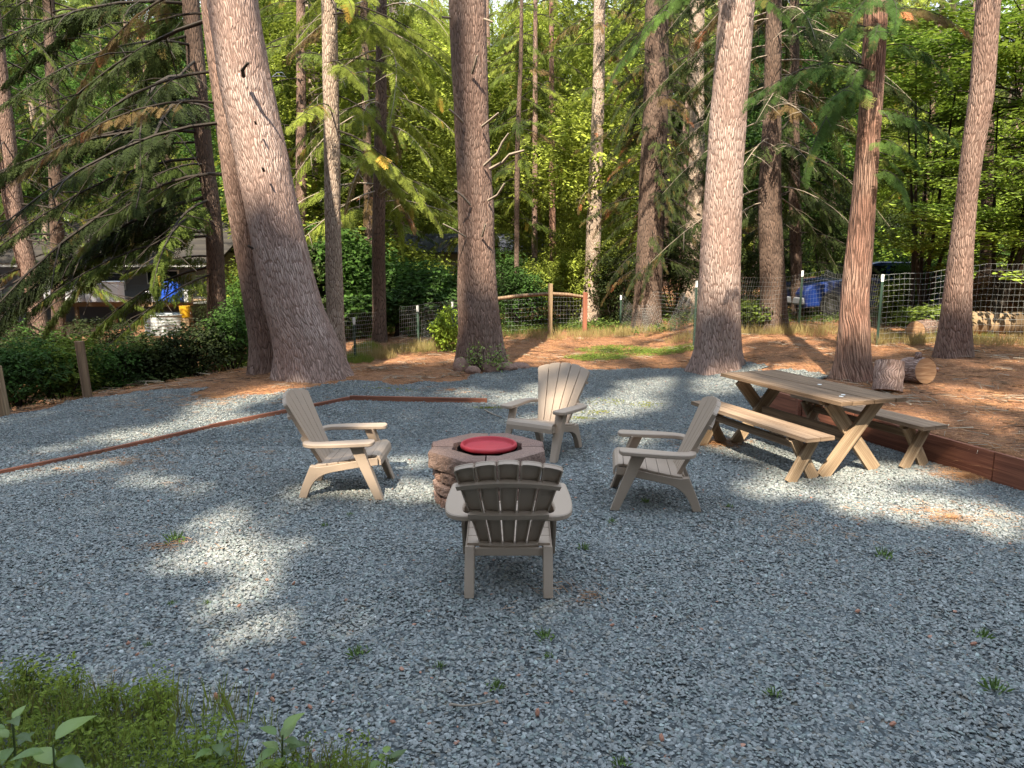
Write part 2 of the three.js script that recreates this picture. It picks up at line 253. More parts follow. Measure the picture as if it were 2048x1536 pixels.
// fallen needles lying on litter and blown over the gravel
const needleGeo = (() => { const gs = [], r = rng(9); for (let k = 0; k < 9; k++) { const a = r() * 6.28, L = 0.25 + r() * 0.35, x = (r() - 0.5) * 0.8, z = (r() - 0.5) * 0.8, c = Math.cos(a), s = Math.sin(a), w = 0.006; gs.push(meshOf([x - s * w, 0.02 * r(), z + c * w, x + s * w, 0.02 * r(), z - c * w, x + c * L, 0.06 * r(), z + s * L], [0, 1, 2])); } return mergeGeometries(gs); })();
{
  const r = rng(31), ms = [], cs = [], Q = new THREE.Quaternion(), U = V(0, 1, 0);
  const put = (x, z, s) => { ms.push(new THREE.Matrix4().compose(V(x, H(x, z) + (ragged(x, z) ? 0.028 : 0.012), z), Q.setFromAxisAngle(U, r() * 6.28), V(s, s, s))); const t = r(); cs.push(lin(0.22 + 0.26 * t, 0.1 + 0.16 * t, 0.04 + 0.08 * t)); };
  for (let k = 0; k < 18000; k++) { const z = -4 - 18 * Math.pow(r(), 0.8), x = (r() * 2 - 1) * (-z * 0.76 + 1); if (!ragged(x, z) && H(x, z) > -0.3) put(x, z, 0.12 + r() * 0.22); }
  for (const [a, b, rad, n] of [[430, 812, 1.3, 240], [900, 790, 1.1, 60], [1930, 955, 0.35, 190], [1430, 890, 0.35, 200], [330, 1100, 0.4, 22], [1180, 1200, 0.4, 18], [1600, 1060, 0.8, 30], [1900, 1040, 0.7, 90], [250, 930, 1.6, 120]]) { const p = onY(a, b); for (let k = 0; k < n; k++) { const d = rad * Math.sqrt(r()) * r(), q = r() * 6.28; put(p.x + Math.cos(q) * d * 1.4, p.z + Math.sin(q) * d, 0.1 + r() * 0.14); } }
  for (let k = 0; k < 1600; k++) { const z = -5 - 14 * r(), x = (r() * 2 - 1) * (-z * 0.76 + 1); if (!ragged(x, z) && H(x, z) > -0.3) { put(x, z, 0.35 + r() * 0.5); const t = r(); cs[cs.length - 1] = t < 0.6 ? lin(0.07 + 0.06 * t, 0.045 + 0.03 * t, 0.03) : lin(0.4 * t, 0.33 * t, 0.24 * t); } }
  instanced('fallen_needles', needleGeo, new THREE.MeshStandardMaterial({ color: 0xffffff, roughness: 0.9, side: THREE.DoubleSide }), ms, cs);
}

// ---------- timber retaining wall and edging ----------
{
  const t = thing('retaining_wall', 'low reddish timber retaining wall holding the needle covered bank behind the picnic table', 'wall');
  let z = -9.45; const L = [0.62, 0.86, 0.9, 0.78, 1.02, 0.7, 0.74, 0.66, 0.8, 0.9, 0.9];
  L.forEach((l, k) => {
    const z2 = z + l - 0.012, o = -0.022 + (k % 2) * 0.004, a = V(wallX(z) + o, 0.135, z), b = V(wallX(z2) + o, 0.135, z2);
    part('plank', beam(a, b, 0.04, 0.3 + (k % 3) * 0.004), M.redwood, t);
    if (k % 2 === 0) part('stake', box(0.045, 0.3, 0.06, wallX(z2) - 0.068, 0.13, z2), M.redwood, t);
    z += l;
  });
  const e = thing('timber_edging', 'long thin reddish timber strip set in the gravel across the yard', 'edging');
  const pts = [[-420, 1030], [-120, 975], [205, 908], [420, 862], [700, 815], [975, 808]].map(([a, b]) => onY(a, b));
  for (let k = 0; k < pts.length - 1; k++) { const a = pts[k].clone(), b = pts[k + 1].clone().lerp(pts[k], 0.004); const up = [0.0, 0.002, 0.004, 0.012, 0.024][k]; a.y = H(a.x, a.z) + up; b.y = H(b.x, b.z) + up; part('board', beam(a, b, 0.045, 0.09), M.redwood, e); }
}

// ---------- adirondack chairs ----------
function extrude(pts, depth, bevel = 0.004) {
  const s = pts instanceof THREE.Shape ? pts : new THREE.Shape(pts.map(([a, b]) => new THREE.Vector2(a, b)));
  return new THREE.ExtrudeGeometry(s, { depth, bevelEnabled: bevel > 0, bevelThickness: bevel, bevelSize: bevel, bevelSegments: 1, curveSegments: 10 });
}
const side = (g, x, thick) => g.translate(0, 0, -thick / 2).applyMatrix4(new THREE.Matrix4().makeBasis(V(0, 0, 1), V(0, 1, 0), V(-1, 0, 0))).translate(x, 0, 0); // profile (z,y) -> thickness along x
function adirondack(label) {
  const t = thing('adirondack_chair', label, 'chair', null);
  const P = M.plastic;
  // seat: cross slats on a dished curve and a rolled nose
  const sy = (z) => 0.272 + 0.075 * smoothstep(z, -0.3, 0.3) + 0.55 * Math.max(0, z + 0.05) ** 2 * 0.4;
  for (let k = 0; k < 5; k++) { const z0 = -0.2 + k * 0.094, z1 = z0 + 0.084; part('seat_slat', side(extrude([[z0, sy(z0)], [z1, sy(z1)], [z1, sy(z1) - 0.014], [z0, sy(z0) - 0.014]], 0.5, 0.003), 0, 0.5), P, t); }
  part('seat_nose', side(extrude([[0.27, 0.372], [0.305, 0.371], [0.33, 0.355], [0.343, 0.325], [0.345, 0.285], [0.333, 0.285], [0.33, 0.322], [0.32, 0.345], [0.3, 0.357], [0.27, 0.358]], 0.52, 0.002), 0, 0.52), P, t);
  for (const s of [-1, 1]) {
    const sh = new THREE.Shape(); sh.moveTo(-0.355, 0); sh.lineTo(-0.295, 0);
    sh.bezierCurveTo(-0.25, 0.13, -0.2, 0.2, -0.06, 0.225); sh.bezierCurveTo(0.08, 0.25, 0.2, 0.275, 0.315, 0.285); sh.lineTo(0.315, 0.345);
    sh.bezierCurveTo(0.16, 0.33, -0.1, 0.26, -0.2, 0.262); sh.lineTo(-0.25, 0.27); sh.bezierCurveTo(-0.28, 0.2, -0.33, 0.1, -0.355, 0);
    part('side_frame', side(extrude(sh, 0.05, 0.004), s * 0.236, 0.05), P, t);
    // front leg: an angle section, front plate and outer cheek
    const top = 0.478, fl = (y) => 0.36 - 0.17 * (y / top), wd = (y) => 0.062 + 0.04 * (y / top);
    const cheek = side(extrude([[fl(0) - wd(0), 0], [fl(0), 0], [fl(top), top], [fl(top) - wd(top), top]], 0.014, 0.003), s * 0.305, 0.014);
    const a = V(s * 0.28, 0, fl(0) - 0.008), b = V(s * 0.275, top, fl(top) - 0.008), pos = [], ix = [];
    [[0, 0.03], [top, 0.042]].forEach(([y, hw]) => { const x = s * (0.312 - hw); for (const dx of [-hw, hw]) for (const dz of [-0.016, 0]) pos.push(x + dx, y, fl(y) + dz); });
    ix.push(1, 3, 7, 1, 7, 5, 2, 0, 4, 2, 4, 6, 0, 1, 5, 0, 5, 4, 3, 2, 6, 3, 6, 7, 4, 5, 7, 4, 7, 6, 0, 3, 1, 0, 2, 3);
    part('front_leg', merge([cheek, meshOf(pos, ix, null, true)]), P, t);
    // arm
    const ar = new THREE.Shape(); ar.moveTo(0.245, 0.27); ar.quadraticCurveTo(0.25, 0.3, 0.29, 0.3); ar.quadraticCurveTo(0.372, 0.3, 0.374, 0.26);
    ar.bezierCurveTo(0.385, 0.1, 0.4, -0.08, 0.375, -0.2); ar.bezierCurveTo(0.355, -0.29, 0.26, -0.31, 0.19, -0.285); ar.lineTo(0.19, -0.262); ar.bezierCurveTo(0.27, -0.27, 0.29, -0.22, 0.285, -0.14); ar.bezierCurveTo(0.275, 0, 0.25, 0.1, 0.245, 0.27);
    const g = extrude(ar, 0.022, 0.006).rotateX(-Math.PI / 2).scale(s, 1, -1);
    if (s > 0) { const ii = g.index, p = g.attributes.position; for (let i = 0; i < p.count; i += 3) for (const at of Object.values(g.attributes)) { const n = at.itemSize; for (let c = 0; c < n; c++) { const q = at.array[i * n + c]; at.array[i * n + c] = at.array[(i + 2) * n + c]; at.array[(i + 2) * n + c] = q; } } }
    else { const p = g.attributes.position; for (let i = 0; i < p.count; i += 3) for (const at of Object.values(g.attributes)) { const n = at.itemSize; for (let c = 0; c < n; c++) { const q = at.array[i * n + c]; at.array[i * n + c] = at.array[(i + 2) * n + c]; at.array[(i + 2) * n + c] = q; } } }
    g.computeVertexNormals(); g.translate(0, 0.468, 0); { const p = g.attributes.position; for (let i = 0; i < p.count; i++) p.setY(i, p.getY(i) + 0.03 * p.getZ(i)); }
    part('armrest', g, P, t);
  }
  // back: five fanned slats on a reclined plane
  const LEN = 0.70, B = new THREE.Matrix4().makeRotationX(-0.46).setPosition(0, 0.245, -0.165);
  const edge = (i, r) => { const k = r / LEN; return i * (0.07 + 0.064 * Math.pow(k, 1.1)); };
  const dish = (x) => 0.35 * x * x;
  for (let i = -2; i <= 2; i++) {
    const l = (r) => edge(i - 0.5, r) + 0.0055, q = (r) => edge(i + 0.5, r) - 0.0055, top = LEN - 0.017 * i * i - 0.012, n = 6, out = [];
    for (let k = 0; k <= n; k++) out.push([l(top * 0.95 * k / n), top * 0.95 * k / n - 0.006 * Math.abs(i)]);
    const arc = (x) => LEN + 0.004 - 0.85 * x * x; { const xl = l(top), xr = q(top); for (const [f, e] of [[0, 0.012], [0.07, 0.003], [0.3, 0], [0.5, 0], [0.7, 0], [0.93, 0.003], [1, 0.012]]) { const x = lerp(xl, xr, f); out.push([x, arc(x) - e]); } }
    for (let k = n; k >= 0; k--) out.push([q(top * 0.95 * k / n), top * 0.95 * k / n - 0.006 * Math.abs(i)]);
    out.reverse();
    const c = [0, 0]; out.forEach((p) => { c[0] += p[0] / out.length; c[1] += p[1] / out.length; });
    const plate = extrude(out, 0.006, 0.002), rim = new THREE.Shape(out.map(([x, y]) => new THREE.Vector2(x, y)));
    rim.holes.push(new THREE.Path(out.map(([x, y]) => { const mid = (l(clamp(y, 0, top)) + q(clamp(y, 0, top))) / 2; return new THREE.Vector2(mid + (x - mid) * 0.84, c[1] + (y - c[1]) * 0.98); }).reverse()));
    const g = merge([plate, extrude(rim, 0.026, 0).translate(0, 0, -0.026)]), p = g.attributes.position;
    for (let k = 0; k < p.count; k++) p.setZ(k, p.getZ(k) + dish(p.getX(k)));
    g.computeVertexNormals(); part('back_slat', g.applyMatrix4(B), P, t);
  }
  for (const [r, hgt, bow, dep] of [[0.56, 0.03, 0.06, 0.034], [0.3, 0.035, 0.02, 0.04], [0.03, 0.04, 0.0, 0.03]]) {
    const gs = []; for (let k = 0; k < 10; k++) { const f = (m) => { const x = edge(2.5, r) * (m / 5 - 1) * 0.985; return V(x, r - bow * (x / 0.3) ** 2, dish(x) - 0.03); }; const a = f(k), b = f(k + 1); gs.push(beam(a, b.lerp(a, -0.02), dep, hgt, V(0, 1, 0), 0)); }
    part('back_rib', merge(gs).applyMatrix4(B), P, t);
  }
  part('rear_crossbar', box(0.44, 0.05, 0.02, 0, 0.235, -0.225), P, t);
  return t;
}
const chair = adirondack('tan resin garden chair with its back turned, in front of the stone fire pit');
chair.position.set(-0.02, 0.022, -4.34); chair.rotation.y = Math.PI;
[['tan resin garden chair left of the fire pit, beside the timber edging strip', V(-1.445, 0, -6.07), V(1, 0, 0)],
 ['tan resin garden chair between the fire pit and the picnic bench', V(1.19, 0, -5.765), V(-0.99, 0, -0.13)],
 ['tan resin garden chair beyond the fire pit, its slatted front turned to the pit', V(0.345, 0, -7.33), V(-0.52, 0, 0.85)]].forEach(([l, p, f]) => { const c = copyOf(chair, l); c.position.copy(p).setY(0.022); c.rotation.set(0, Math.atan2(f.x, f.z), 0); });

// ---------- fire pit ----------
const PIT = V(-0.207, 0.02, -5.83);
function pitBlock(a0, a1, rIn, rOut, y0, y1, seed, rough, facets) {
  const nu = facets * 8, nv = 6, pos = [], uv = [], idx = [], cut = facets === 3 ? [0, 0.2, 0.8, 1] : null, R = (k, r) => { if (cut) { const f = k < 0.2 ? 0 : k < 0.8 ? 1 : 2, pt = (m) => { const a = lerp(a0, a1, cut[m]), q = r * (m === 0 || m === 3 ? 0.955 : 1.03); return [Math.cos(a) * q, Math.sin(a) * q]; }, A = pt(f), B = pt(f + 1), u = (k - cut[f]) / (cut[f + 1] - cut[f]); return [lerp(A[0], B[0], u), lerp(A[1], B[1], u)]; } const f = Math.min(Math.floor(k * facets), facets - 1), b0 = lerp(a0, a1, f / facets), b1 = lerp(a0, a1, (f + 1) / facets), u = k * facets - f; return [lerp(Math.cos(b0), Math.cos(b1), u) * r, lerp(Math.sin(b0), Math.sin(b1), u) * r]; };
  const row = (fn) => { const s = pos.length / 3; for (let i = 0; i <= nu; i++) { const [x, y, z, a] = fn(i / nu); pos.push(x, y, z); uv.push(i / nu * 0.4 + seed * 0.13, a + seed * 0.07); } return s; };
  const rows = [];
  rows.push(row((k) => { const [x, z] = R(k, rIn); return [x, y0, z, 0]; }));
  for (let j = 0; j <= nv; j++) rows.push(row((k) => {
    const v = j / nv, endu = Math.min(k, 1 - k) * facets, b = (j === 0 || j === nv ? (cut ? -0.007 : -0.016) : 0) - (cut ? 0.008 : 0.03) * smoothstep(0.16 - endu, 0, 0.16);
    const [x, z] = R(k, rOut + b + rough * (fbm(k * 8 * facets + seed * 3, v * 4 + seed, seed, 3) - 0.5)); return [x, lerp(y0, y1, v) + (j === 0 || j === nv ? 0 : 0), z, 0.2 + v * 0.12];
  }));
  rows.push(row((k) => { const [x, z] = R(k, rOut - 0.03); return [x, y1 + 0.0005, z, 0.36]; }));
  rows.push(row((k) => { const [x, z] = R(k, rIn); return [x, y1, z, 0.52]; }));
  rows.push(row((k) => { const [x, z] = R(k, rIn); return [x, y0, z, 0.64]; }));
  for (let r = 0; r < rows.length - 1; r++) for (let i = 0; i < nu; i++) { const a = rows[r] + i, b = rows[r + 1] + i; idx.push(a, b, a + 1, a + 1, b, b + 1); }
  for (const [i, flip] of [[0, 0], [nu, 1]]) for (let r = 1; r < rows.length - 2; r++) { const t = [rows[0] + i, rows[r] + i, rows[r + 1] + i]; idx.push(...(flip ? t.reverse() : t)); }
  return meshOf(pos, idx, uv, true);
}
{
  const t = thing('fire_pit', 'round fire pit of pinkish rough faced wall blocks in four courses', 'fire pit', null, [PIT.x, PIT.y, PIT.z]);
  const r = rng(8), blockM = [[1, 1, 1], [0.84, 0.82, 0.8], [1.06, 0.98, 0.94], [0.92, 0.88, 0.88]].map((c) => { const m = M.block.clone(); m.color = lin(...c); return m; }); let y = -0.02;
  for (let c = 0; c < 3; c++) { const n = 8, off = 0.2 + c * 0.5 * Math.PI * 2 / n + r() * 0.1; for (let k = 0; k < n; k++) { const w = Math.PI * 2 / n, g = 0.04 + r() * 0.05; part('block', pitBlock(off + k * w + g, off + (k + 1) * w, 0.27, 0.46 + (r() - 0.5) * 0.03, y + 0.002, y + 0.108 - 0.007, c * 10 + k, 0.03, 2), blockM[(k * 5 + c * 2) % 4], t); } y += 0.108; }
  for (let k = 0; k < 4; k++) part('cap_block', pitBlock(Math.PI / 2 * k + 0.016, Math.PI / 2 * (k + 1) - 0.016, 0.3, 0.492, y + 0.002, y + 0.138, 50 + k, 0.02, 3), blockM[k % 4], t);
  part('fire_ring', new THREE.CylinderGeometry(0.255, 0.255, 0.44, 40, 1, true).translate(0, 0.21, 0), new THREE.MeshStandardMaterial({ color: lin(0.03, 0.027, 0.025), roughness: 0.8, side: THREE.DoubleSide }), t);
  const prof = [[0, -0.004], [0.12, -0.01], [0.196, -0.014], [0.206, -0.008], [0.213, 0.014], [0.219, 0.021], [0.227, 0.022], [0.235, 0.018], [0.24, 0.008], [0.24, -0.006], [0.234, -0.018], [0.21, -0.022], [0, -0.022]].map(([a, b]) => new THREE.Vector2(a, b)).reverse();
  const lid = single('red_metal_cover', new THREE.LatheGeometry(prof, 56), M.red, 'round red metal lid with a raised rim resting on the fire pit', 'lid'); lid.position.set(PIT.x + 0.01, 0.466, PIT.z - 0.03);
}

// ---------- picnic table and benches ----------
{
  const yaw = -1.235, place = (o, w) => { o.position.set(2.973 + w * Math.sin(yaw), 0.02, -7.17 + w * Math.cos(yaw)); o.rotation.y = yaw; };
  const X = (o, u, y1, foot, top, bw, bt, m) => { for (const s of [-1, 1]) { const du = -s * bt / 2, cut = 0.0; part('leg', beam(V(u + du, cut - 0.01, -s * foot), V(u + du, y1, s * top), bt * 0.98, bw, V(0, Math.abs(foot + top) / y1, -1).normalize(), 0.003), m, o); } };
  const t = thing('picnic_table', 'weathered brown plank picnic table on crossed legs', 'table'); place(t, 0);
  const W = 0.755, n = 6, pw = W / n;
  for (let k = 0; k < n; k++) part('plank', boxUV(box(1.79 - (k % 2) * 0.012, 0.04, pw - 0.006, 0, 0.722 + (k % 3) * 0.0015, -W / 2 + (k + 0.5) * pw).translate(k * 0.7, 0, k * 0.31)).translate(-k * 0.7, 0, -k * 0.31), M.tablewood, t);
  for (const u of [-0.66, 0.66]) { X(t, u, 0.69, 0.335, 0.27, 0.13, 0.04, M.legwood); part('batten', beam(V(u - Math.sign(u) * 0.062, 0.682, -0.34), V(u - Math.sign(u) * 0.062, 0.682, 0.34), 0.04, 0.036), M.legwood, t); }
  part('stretcher', beam(V(-0.61, 0.34, 0), V(0.61, 0.34, 0), 0.04, 0.12), M.tablewood, t);
  const bench = (label, w) => {
    const b = thing('picnic_bench', label, 'bench'); place(b, w);
    for (const k of [0, 1]) part('plank', boxUV(box(1.8, 0.04, 0.152, 0, 0.425, (k - 0.5) * 0.158).translate(k * 0.9, 0, w)).translate(-k * 0.9, 0, -w), M.benchwood, b);
    for (const u of [-0.7, 0.7]) { X(b, u, 0.395, 0.15, 0.1, 0.11, 0.038, M.legwood); part('batten', beam(V(u - Math.sign(u) * 0.06, 0.388, -0.14), V(u - Math.sign(u) * 0.06, 0.388, 0.14), 0.038, 0.034), M.legwood, b); }
    part('stretcher', beam(V(-0.66, 0.3, 0), V(0.66, 0.3, 0), 0.038, 0.07), M.benchwood, b);
  };
  bench('plank bench on the chair side of the picnic table', 0.582);
  bench('plank bench between the picnic table and the timber wall', -0.763);
  const l = thing('leaf_scrap', 'small pale dry leaves lying on the picnic table top', 'leaf');
  for (const [u, w] of [[0.62, 0.1], [0.68, 0.18], [0.1, -0.1]]) part('leaf', new THREE.CircleGeometry(0.022, 6).rotateX(-1.5).translate(2.973 + u * 0.33 + w * Math.sin(yaw), 0.768, -7.17 + u * 0.944 + w * Math.cos(yaw)), M.whitetip, l);
}

// ---------- foliage ----------
function blade(out, o, d, up, L, w) { // a thin rhombus leaf from o along d
  const s = d.clone().cross(up).normalize().multiplyScalar(w / 2), m = o.clone().addScaledVector(d, L * 0.45), e = o.clone().addScaledVector(d, L), b = out.pos.length / 3;
  for (const p of [o, m.clone().add(s), e, m.clone().sub(s)]) { out.pos.push(p.x, p.y, p.z); out.uv.push(0, 0); }
  out.idx.push(b, b + 1, b + 2, b, b + 2, b + 3);
}
function sprayGeo(seed, pairs, fine) { // flat conifer spray, unit length along +x
  const o = { pos: [], idx: [], uv: [] }, r = rng(seed), U = V(0, 1, 0), bend = (x) => -0.16 * x * x;
  for (let k = 0; k < pairs; k++) for (const s of [-1, 1]) {
    const x = (k + 0.3 + r() * 0.4) / pairs, L = (0.4 * Math.pow(1 - x, 0.75) + 0.07) * (0.75 + r() * 0.5), a = (0.75 + r() * 0.35) * s, b = V(x, bend(x) + (r() - 0.5) * 0.02, 0), d = V(Math.cos(a), -0.12 - r() * 0.25, Math.sin(a)).normalize();
    if (!fine) blade(o, b, d, V(r() - 0.5, 1, r() - 0.5).normalize(), L, 0.07);
    else { const m = Math.max(3, Math.round(L * 17)); for (let q = 0; q < m; q++) for (const e of [-1, 1]) { const c = b.clone().addScaledVector(d, L * q / m), n = d.clone().applyAxisAngle(U, e * (0.7 + r() * 0.3)); n.y += (r() - 0.5) * 0.5; blade(o, c, n.normalize(), U, 0.085, 0.024); } blade(o, b, d, U, L * 1.05, 0.02); }
  }
  blade(o, V(0, 0, 0), V(1, -0.14, 0).normalize(), U, 1.02, 0.02);
  blade(o, V(0.75, bend(0.75), 0), V(1, -0.25, 0).normalize(), U, 0.3, 0.06);
  return meshOf(o.pos, o.idx, o.uv);
}
function leafGeo(seed, n, L, w) { // broad leaves round a twig, unit radius
  const o = { pos: [], idx: [], uv: [] }, r = rng(seed);
  for (let k = 0; k < n; k++) {
    const a = r() * 6.28, q = 0.15 + r() * 0.75, b = V(Math.cos(a) * q, (r() - 0.5) * 0.7, Math.sin(a) * q), d = V(Math.cos(a + (r() - 0.5) * 1.8), -0.25 + (r() - 0.5) * 0.7, Math.sin(a + (r() - 0.5) * 1.8)).normalize(), up = V((r() - 0.5) * 0.9, 1, (r() - 0.5) * 0.9).normalize();
    const s = d.clone().cross(up).normalize(), u = s.clone().cross(d), LL = L * (0.7 + r() * 0.6), ww = w * (0.7 + r() * 0.6), base = o.pos.length / 3;
    const at = (t, e, h) => { const p = b.clone().addScaledVector(d, t * LL).addScaledVector(s, e * ww).addScaledVector(u, h * ww - t * t * 0.15 * LL); o.pos.push(p.x, p.y, p.z); o.uv.push(t, e); };
    at(0, 0, 0); at(0.3, -0.42, 0.16); at(0.3, 0.42, 0.16); at(0.35, 0, 0); at(0.68, -0.36, 0.14); at(0.68, 0.36, 0.14); at(1, 0, 0);
    o.idx.push(base, base + 3, base + 1, base, base + 2, base + 3, base + 1, base + 3, base + 4, base + 3, base + 2, base + 5, base + 3, base + 6, base + 4, base + 3, base + 5, base + 6);
  }
  return meshOf(o.pos, o.idx, o.uv);
}
function midGeo(seed) { const o = { pos: [], idx: [], uv: [] }, r = rng(seed), U = V(0, 1, 0); for (let k = 0; k < 8; k++) for (const s of [-1, 1]) { const x = (k + 0.3 + r() * 0.4) / 8, L = (0.42 * Math.pow(1 - x, 0.75) + 0.08) * (0.75 + r() * 0.5), a = (0.75 + r() * 0.35) * s, b = V(x, -0.16 * x * x, 0), d = V(Math.cos(a), -0.12 - r() * 0.3, Math.sin(a)).normalize(); for (const [u, e, l] of [[0, 0, 1], [0.25, 0.7, 0.5], [0.4, -0.7, 0.45]]) { const n = d.clone().applyAxisAngle(U, e); n.y += (r() - 0.5) * 0.4; blade(o, b.clone().addScaledVector(d, L * u), n.normalize(), V(r() - 0.5, 1, r() - 0.5).normalize(), L * l, 0.055); } } blade(o, V(0, 0, 0), V(1, -0.14, 0).normalize(), U, 1.02, 0.02); return meshOf(o.pos, o.idx, o.uv); }
const SPRAY = { mid: midGeo(6),  fine: sprayGeo(1, 10, true), coarse: sprayGeo(2, 11, false) };
const LEAVES = { small: leafGeo(3, 16, 0.3, 0.2), broad: leafGeo(4, 9, 0.5, 0.42), weed: leafGeo(5, 14, 0.42, 0.18) };
const _b = new THREE.Matrix4();
function spray(at, d, s, roll, wide = 1) { // matrix: unit spray laid along d
  const z = d.clone().cross(V(0, 1, 0)); if (z.lengthSq() < 1e-4) z.set(1, 0, 0); z.normalize().applyAxisAngle(d, roll); const y = z.clone().cross(d);
  return new THREE.Matrix4().makeBasis(d.clone().multiplyScalar(s), y.multiplyScalar(s), z.multiplyScalar(s * wide)).setPosition(at);
}
const mixc = (a, b, t, k = 1) => lin(lerp(a[0], b[0], t) * k, lerp(a[1], b[1], t) * k, lerp(a[2], b[2], t) * k);
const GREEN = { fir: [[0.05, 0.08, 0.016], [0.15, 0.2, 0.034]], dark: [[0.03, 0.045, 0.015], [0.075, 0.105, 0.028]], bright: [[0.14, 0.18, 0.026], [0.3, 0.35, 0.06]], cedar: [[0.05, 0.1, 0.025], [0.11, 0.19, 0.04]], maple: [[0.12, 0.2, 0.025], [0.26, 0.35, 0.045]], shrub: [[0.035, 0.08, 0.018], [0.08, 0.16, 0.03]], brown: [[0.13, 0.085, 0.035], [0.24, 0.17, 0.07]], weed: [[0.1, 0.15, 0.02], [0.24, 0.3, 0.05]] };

// ---------- trees ----------
const trunks = [];
function trunkGeo(path, radii, flare, seed, lobes = 7, sides = 30) { // path from the base up
  const c = new THREE.CatmullRomCurve3(path), len = c.getLength(), n = Math.min(90, Math.max(12, Math.round(len / 0.16))), pos = [], uv = [], idx = [], y0 = path[0].y;
  for (let i = 0; i <= n; i++) {
    const k = i / n, p = c.getPoint(k), kk = k * (path.length - 1), a = Math.min(Math.floor(kk), path.length - 2), rr = lerp(radii[a], radii[a + 1], kk - a), up = p.y - y0 - 0.25;
    const fl = flare * Math.exp(-Math.max(0, up) / 0.42);
    for (let q = 0; q <= sides; q++) {
      const t = q / sides * Math.PI * 2, g = (q % sides) / sides;
      const lob = 0.5 + 0.5 * Math.cos(t * lobes + 2 * vnoise(g * 6, seed, seed, 6, 0) * 3), f = 1 + fl * (0.35 + 0.9 * lob) + 0.13 * (fbm(g * 6, p.y * 0.7, seed, 3, 6, 0) - 0.5) + 0.08 * (fbm(g * 26, p.y * 1.4, seed + 3, 2, 26, 0) - 0.5);
      pos.push(p.x + Math.cos(t) * rr * f, p.y, p.z + Math.sin(t) * rr * f); uv.push(g === 0 && q ? rr * 6.28 : g * rr * 6.28 * (q === sides ? 1 : 1), p.y + seed * 0.37);
    }
  }
  const m = sides + 1; for (let i = 0; i < n; i++) for (let q = 0; q < sides; q++) { const a = i * m + q, b = a + m; idx.push(a, b, a + 1, a + 1, b, b + 1); }
  return { geo: meshOf(pos, idx, uv), at: (y) => { let lo = 0, hi = 1; for (let s = 0; s < 14; s++) { const mid = (lo + hi) / 2; c.getPoint(mid).y < y ? (lo = mid) : (hi = mid); } const kk = lo * (path.length - 1), a = Math.min(Math.floor(kk), path.length - 2); return { p: c.getPoint(lo), r: lerp(radii[a], radii[a + 1], kk - a) }; } };
}
// traced: edges of the trunk in the photograph [row, left, right] from the base up; d = distance of the plane the trunk stands in
function traced(rows, d, top, flare, seed, lobes) {
  const path = [], radii = [];
  rows.forEach(([y, a, b]) => { const p = onZ((a + b) / 2, y, d), q = onZ(b, y, d); path.push(p); radii.push(Math.abs(q.x - p.x)); });
  const b0 = path[0], g = H(b0.x, b0.z) - 0.3, lean = path[1].clone().sub(b0).normalize();
  if (b0.y > g + 0.1) { path.unshift(b0.clone().addScaledVector(lean, -(b0.y - g) / lean.y)); radii.unshift(radii[0] * 1.02); } else b0.y = g;
  const e = path[path.length - 1], up = e.clone().sub(path[path.length - 3]).normalize().lerp(V(0, 1, 0), 0.4).normalize(), r = radii[radii.length - 1];
  for (const k of [0.4, 0.75, 1]) { const h = (top - e.y) * k; path.push(e.clone().addScaledVector(up, h / up.y)); radii.push(Math.max(0.05, r * (1 - 0.62 * k))); }
  return trunkGeo(path, radii, flare, seed, lobes);
}
function straight(x, z, r, top, seed, lean = 0, flare = 0.25) { const y = H(x, z) - 0.25, n = 5, path = [], radii = [], q = rng(seed); for (let k = 0; k <= n; k++) { path.push(V(x + lean * top * k / n + (k ? (q() - 0.5) * r * 0.8 : 0), lerp(y, top, k / n), z)); radii.push(r * (1 - 0.75 * k / n)); } return trunkGeo(path, radii, flare, seed, 6, r > 0.2 ? 20 : 12); }
const protos = new Map();
